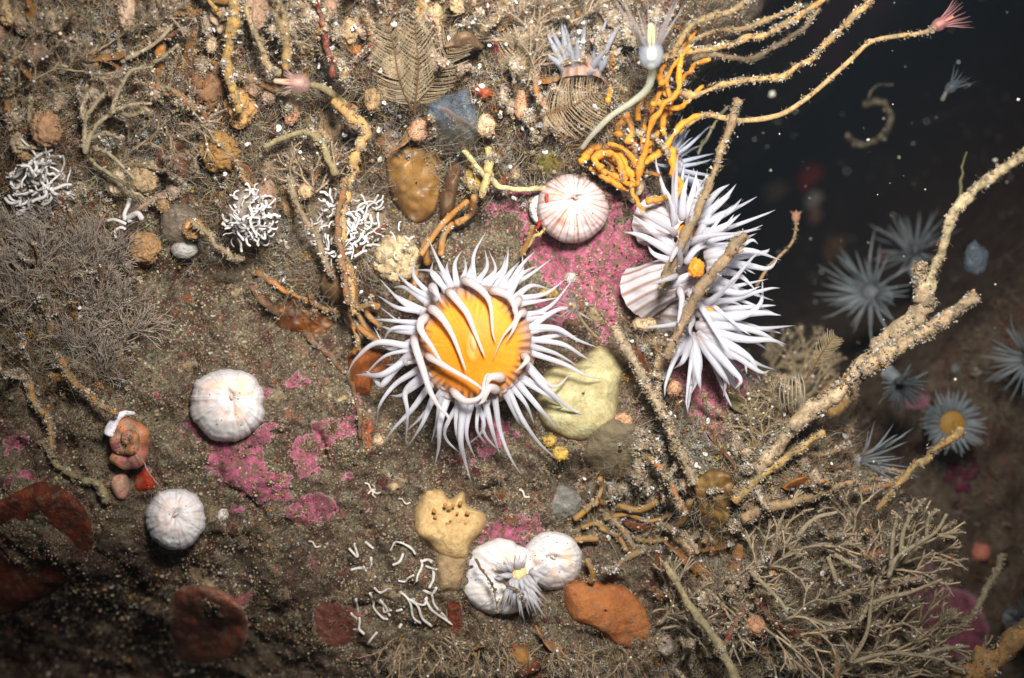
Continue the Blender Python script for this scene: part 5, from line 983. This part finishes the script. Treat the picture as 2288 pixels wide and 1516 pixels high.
plume('small feather hydroid beside the crimson stalk', line([(1150,200),(1145,160),(1150,110),(1165,70)], 1.9, 2.6), 0.4, 40, fc, 5)
plume('small feathery hydroid against the dark gap at the rock edge', line([(1800,850),(1830,800),(1850,770),(1868,750)], 0.9, 1.0), 0.3, 26, C(176,158,122), 6)

# ------------------------------------------------------------------ many alike small things
def silty_stem_meshes():
    out = []
    for v in range(10):
        p = [np.zeros(3)]; d = norm(np.array([rng.normal(0,.3), 0, 1.0]))
        for i in range(5): d = norm(d+rng.normal(0,.28,3)); p.append(p[-1]+d*0.34)
        p = spline(np.array(p), 6); mb = MB(); rr = np.linspace(.065,.04,len(p))*(1+.15*noise3(np.arange(len(p))*.4, v, 0)); col = [C(190,160,124),C(164,126,84),C(204,178,148),C(190,132,70),C(180,142,122),C(170,130,84),C(200,140,66),C(186,116,58),C(196,150,92),C(136,56,48)][v]
        tube(mb, p, rr, col, 8, .35); coat(mb, p, rr, 200, W_SILT, (.03,.10), lump=30); coat(mb, p, rr, 20, W_BEAD, (.03,.06), lump=46); out.append(mb.mesh('silty_hydroid', M_silt, (0,0,0)))
    return out
SM = silty_stem_meshes(); proto = None
from mathutils import Matrix
def place(name, me, loc, zdir, roll, sc, label, cat, group):
    global proto
    if proto is None: proto = bpy.data.objects.new(name, me)
    o = proto.copy(); o.name = name; o.data = me; COL.objects.link(o)
    z = Vector(zdir).normalized(); qn = z.to_track_quat('Z', 'Y'); o.rotation_mode = 'QUATERNION'
    from mathutils import Quaternion
    o.rotation_quaternion = qn @ Quaternion((0,0,1), roll); o.location = Vector([float(x) for x in loc]); o.scale = (sc,)*3
    return tag(o, label, cat, group)
def zone_text(x, y):
    if y < 500 and x > 560: return 'silt coated hydroid stem in the tangle along the top', 'stems in the top tangle'
    if x <= 560: return 'silt coated hydroid stem in the tangle at upper left', 'stems in the left tangle'
    return 'silt coated hydroid stem in the lower right tangle', 'stems in the lower tangle'
q = scatter(262, 0.0, (-60,-60,2100,1560), 3, True); p, nn = on_rock(q, -0.05)
for i in range(len(q)):
    x, y = q[i]
    if (600 < x < 780 and 440 < y < 660) or (1300 < x < 1520 and 740 < y < 1000 and rng.random() < .6): continue
    zd = norm(nn[i]*rng.uniform(.2,.7)+np.array([rng.normal(.1,.35), 0, rng.normal(.9,.4) if y < 700 else rng.normal(.4,.5)])); l, g = zone_text(x, y)
    place('silty_hydroid', SM[i % 10], p[i], zd, rng.uniform(0,6), rng.uniform(.55,1.3), l, 'stem', g)
# amber ribbon fronds: thin translucent brown blades half hidden in the tangle
def ribbon_meshes():
    out = []
    for v in range(6):
        p = [np.zeros(3)]; d = norm(np.array([rng.normal(0,.2), 0, 1.0]))
        for i in range(5): d = norm(d+rng.normal(0,.22,3)); p.append(p[-1]+d*0.24)
        p = spline(np.array(p), 6); t, U, W = frames(p); w = 0.09*(0.6+0.8*np.sin(np.linspace(.25,3.0,len(p))))*(1+.2*noise3(np.arange(len(p))*.4, v, 3.)); n_ = len(p)
        s = np.linspace(-1,1,7); tw = np.cos(np.linspace(0,rng.uniform(.5,2),n_))[:,None]*U+np.sin(np.linspace(0,rng.uniform(.5,2),n_))[:,None]*W; nn_ = np.cross(t, tw)
        fr = p[:,None]+tw[:,None]*(w[:,None]*s)[...,None]+nn_[:,None]*(0.03*s**2+0.015*noise3(np.arange(n_)[:,None]*.5, s*2, v))[...,None]; bk = fr-nn_[:,None]*0.012
        vv = np.concatenate([fr.reshape(-1,3), bk.reshape(-1,3)]); i = np.arange(n_-1)[:,None]*7; j = np.arange(6)[None]; q_ = np.stack([i+j,i+j+1,i+8+j,i+7+j],-1).reshape(-1,4); o_ = n_*7
        e = np.arange(n_-1)*7; sd = np.concatenate([np.stack([e,e+7,e+7+o_,e+o_],-1), np.stack([e+6,e+6+o_,e+13+o_,e+13],-1)])
        mb = MB(); mb.add(vv, np.concatenate([q_, q_[:,::-1]+o_, sd]), None, [C(176,116,44),C(150,92,40),C(132,84,46),C(190,134,62),C(120,60,36),C(160,112,66)][v]); coat(mb, p, .05, 60, W_SILT, (.03,.08), lump=8); out.append(mb.mesh('ribbon_weed', bl, (0,0,0)))
    return out
RM = ribbon_meshes(); q = scatter(120, 0.0, (-20,-20,1700,1500), 3, True); p, nn = on_rock(q, 0.0)
for i in range(len(q)):
    x, y = q[i]; l = 'amber brown ribbon weed in the tangle along the top' if y < 560 else 'amber brown ribbon weed in the lower right tangle'
    place('ribbon_weed', RM[i % 6], p[i], norm(nn[i]*rng.uniform(.2,.7)+np.array([rng.normal(0,.4), 0, rng.normal(.7,.4)])), rng.uniform(0,6), rng.uniform(.6,1.2), l, 'seaweed', 'ribbon weeds in the top tangle' if y < 560 else 'ribbon weeds in the lower tangle')
# coiled white worm tubes
CM = []
for v in range(3):
    th = np.linspace(0, 3.4*math.pi, 34); f = np.exp(-th*0.17); mb = MB(); tube(mb, np.stack([f*np.cos(th)*.06, f*np.sin(th)*.06, .03+0.012*th/6], -1), .030*(f*.8+.2), C(238,234,230)*(0.8+.1*v), 7, .12, freq=14); CM.append(mb.mesh('coiled_worm', M_tube, (0,0,0)))
q = scatter(250, 0.0, (150,-40,2050,1300), 2.0, True); q = q[(q[:,0] > 480) | (rng.random(len(q)) < .4)]
p, nn = on_rock(q, 0.0); liftv = rng.uniform(0.1, 0.8, len(q))
for i in range(len(q)):
    l = 'tiny white coiled worm tube in the growth along the top' if q[i,1] < 520 else 'tiny white coiled worm tube on the lower growth'
    place('coiled_worm', CM[i % 3], p[i]+nn[i]*liftv[i]*(0.9 if q[i,1] < 520 else .6), norm(nn[i]+rng.normal(0,.5,3)), rng.uniform(0,6), rng.uniform(.45,1.15), l, 'worm', 'coiled worms in the top growth' if q[i,1] < 520 else 'coiled worms in the lower growth')
# growth on the boulder behind, palette darkened to paint in its dimness
n = 9000; X = rng.uniform(7, 34, n); Z = rng.uniform(-22, 14, n); Y = back_y(X, Z); ok = Y < 34; X, Y, Z = X[ok], Y[ok], Z[ok]; n = len(X); p = np.stack([X, Y, Z], -1)
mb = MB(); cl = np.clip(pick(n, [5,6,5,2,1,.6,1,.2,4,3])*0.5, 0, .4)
filaments(mb, p, norm(rng.normal(0,.6,(n,3))+np.array([-.2,-.8,.3])), rng.uniform(.2,.8,n), rng.uniform(.008,.02,n), cl, 4, .5)
k_ = slice(0, 2200); flocs(mb, p[k_]-np.array([0,.1,0]), rng.uniform(.06,.2,2200), cl[k_], 10, (.012,.04))
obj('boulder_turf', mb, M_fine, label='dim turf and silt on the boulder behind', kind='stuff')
# silt gathered along the rims of everything that sits on the rock
q = np.concatenate(RIMS); q = np.repeat(q, 5, 0)+rng.normal(0,2.5,(len(q)*5,2)); q = q[rng.random(len(q)) < .75]; p, nn = on_rock(q, 0.02)
mb = MB(); filaments(mb, p, norm(nn+rng.normal(0,.6,p.shape)), rng.uniform(.05,.16,len(p)), .005, pick(len(p), [6,5,3,3,2,.5,.6,.3,4,3]), 2, .5); k_ = rng.random(len(p)) < .3; flocs(mb, p[k_], .04, pick(int(k_.sum()), [6,5,3,3,2,.5,.6,.5,4,3]), 7)
obj('rim_silt', mb, M_fine, label='silt and fuzz gathered around sponges and anemones', kind='stuff')
# drifting specks in the gully water
n = 260; yy = rng.uniform(-4, 26, n); px = rng.uniform(1500, 2400, n); py = rng.uniform(-100, 950, n)
pp = P(px, py, -yy); ok = (px > np.interp(py, EDGE[:,0], EDGE[:,1])+60) & (yy < back_y(pp[:,0], pp[:,2])-0.5)
mb = MB(); r = rng.gamma(0.9, 0.011, n)+0.004; lumps(mb, pp[ok], (r*(1+yy/28))[ok], C(226,224,206), 1, .3)
obj('drifting_specks', mb, M_tube, label='pale specks drifting in the dark water', kind='stuff')
# ------------------------------------------------------------------ the water itself
hz = bpy.data.materials.new('murky_water'); hz.use_nodes = True; hn = hz.node_tree
for x in list(hn.nodes):
    if x.type == 'BSDF_PRINCIPLED': hn.nodes.remove(x)
pv = hn.nodes.new('ShaderNodeVolumePrincipled'); pv.inputs['Color'].default_value = (0.40, 0.55, 0.68, 1); pv.inputs['Density'].default_value = 0.0016; pv.inputs['Anisotropy'].default_value = 0.3
hn.links.new(pv.outputs[0], [x for x in hn.nodes if x.type == 'OUTPUT_MATERIAL'][0].inputs['Volume'])
x0, x1, y0, y1, z0, z1 = -80, 95, -45, 95, -75, 65
me = bpy.data.meshes.new('haze'); me.from_pydata([(x,y,z) for x in (x0,x1) for y in (y0,y1) for z in (z0,z1)], [], [(0,1,3,2),(4,6,7,5),(0,4,5,1),(2,3,7,6),(0,2,6,4),(1,5,7,3)]); me.materials.append(hz)
ho = bpy.data.objects.new('haze', me); COL.objects.link(ho); tag(ho, 'murky blue water with fine haze', kind='stuff')
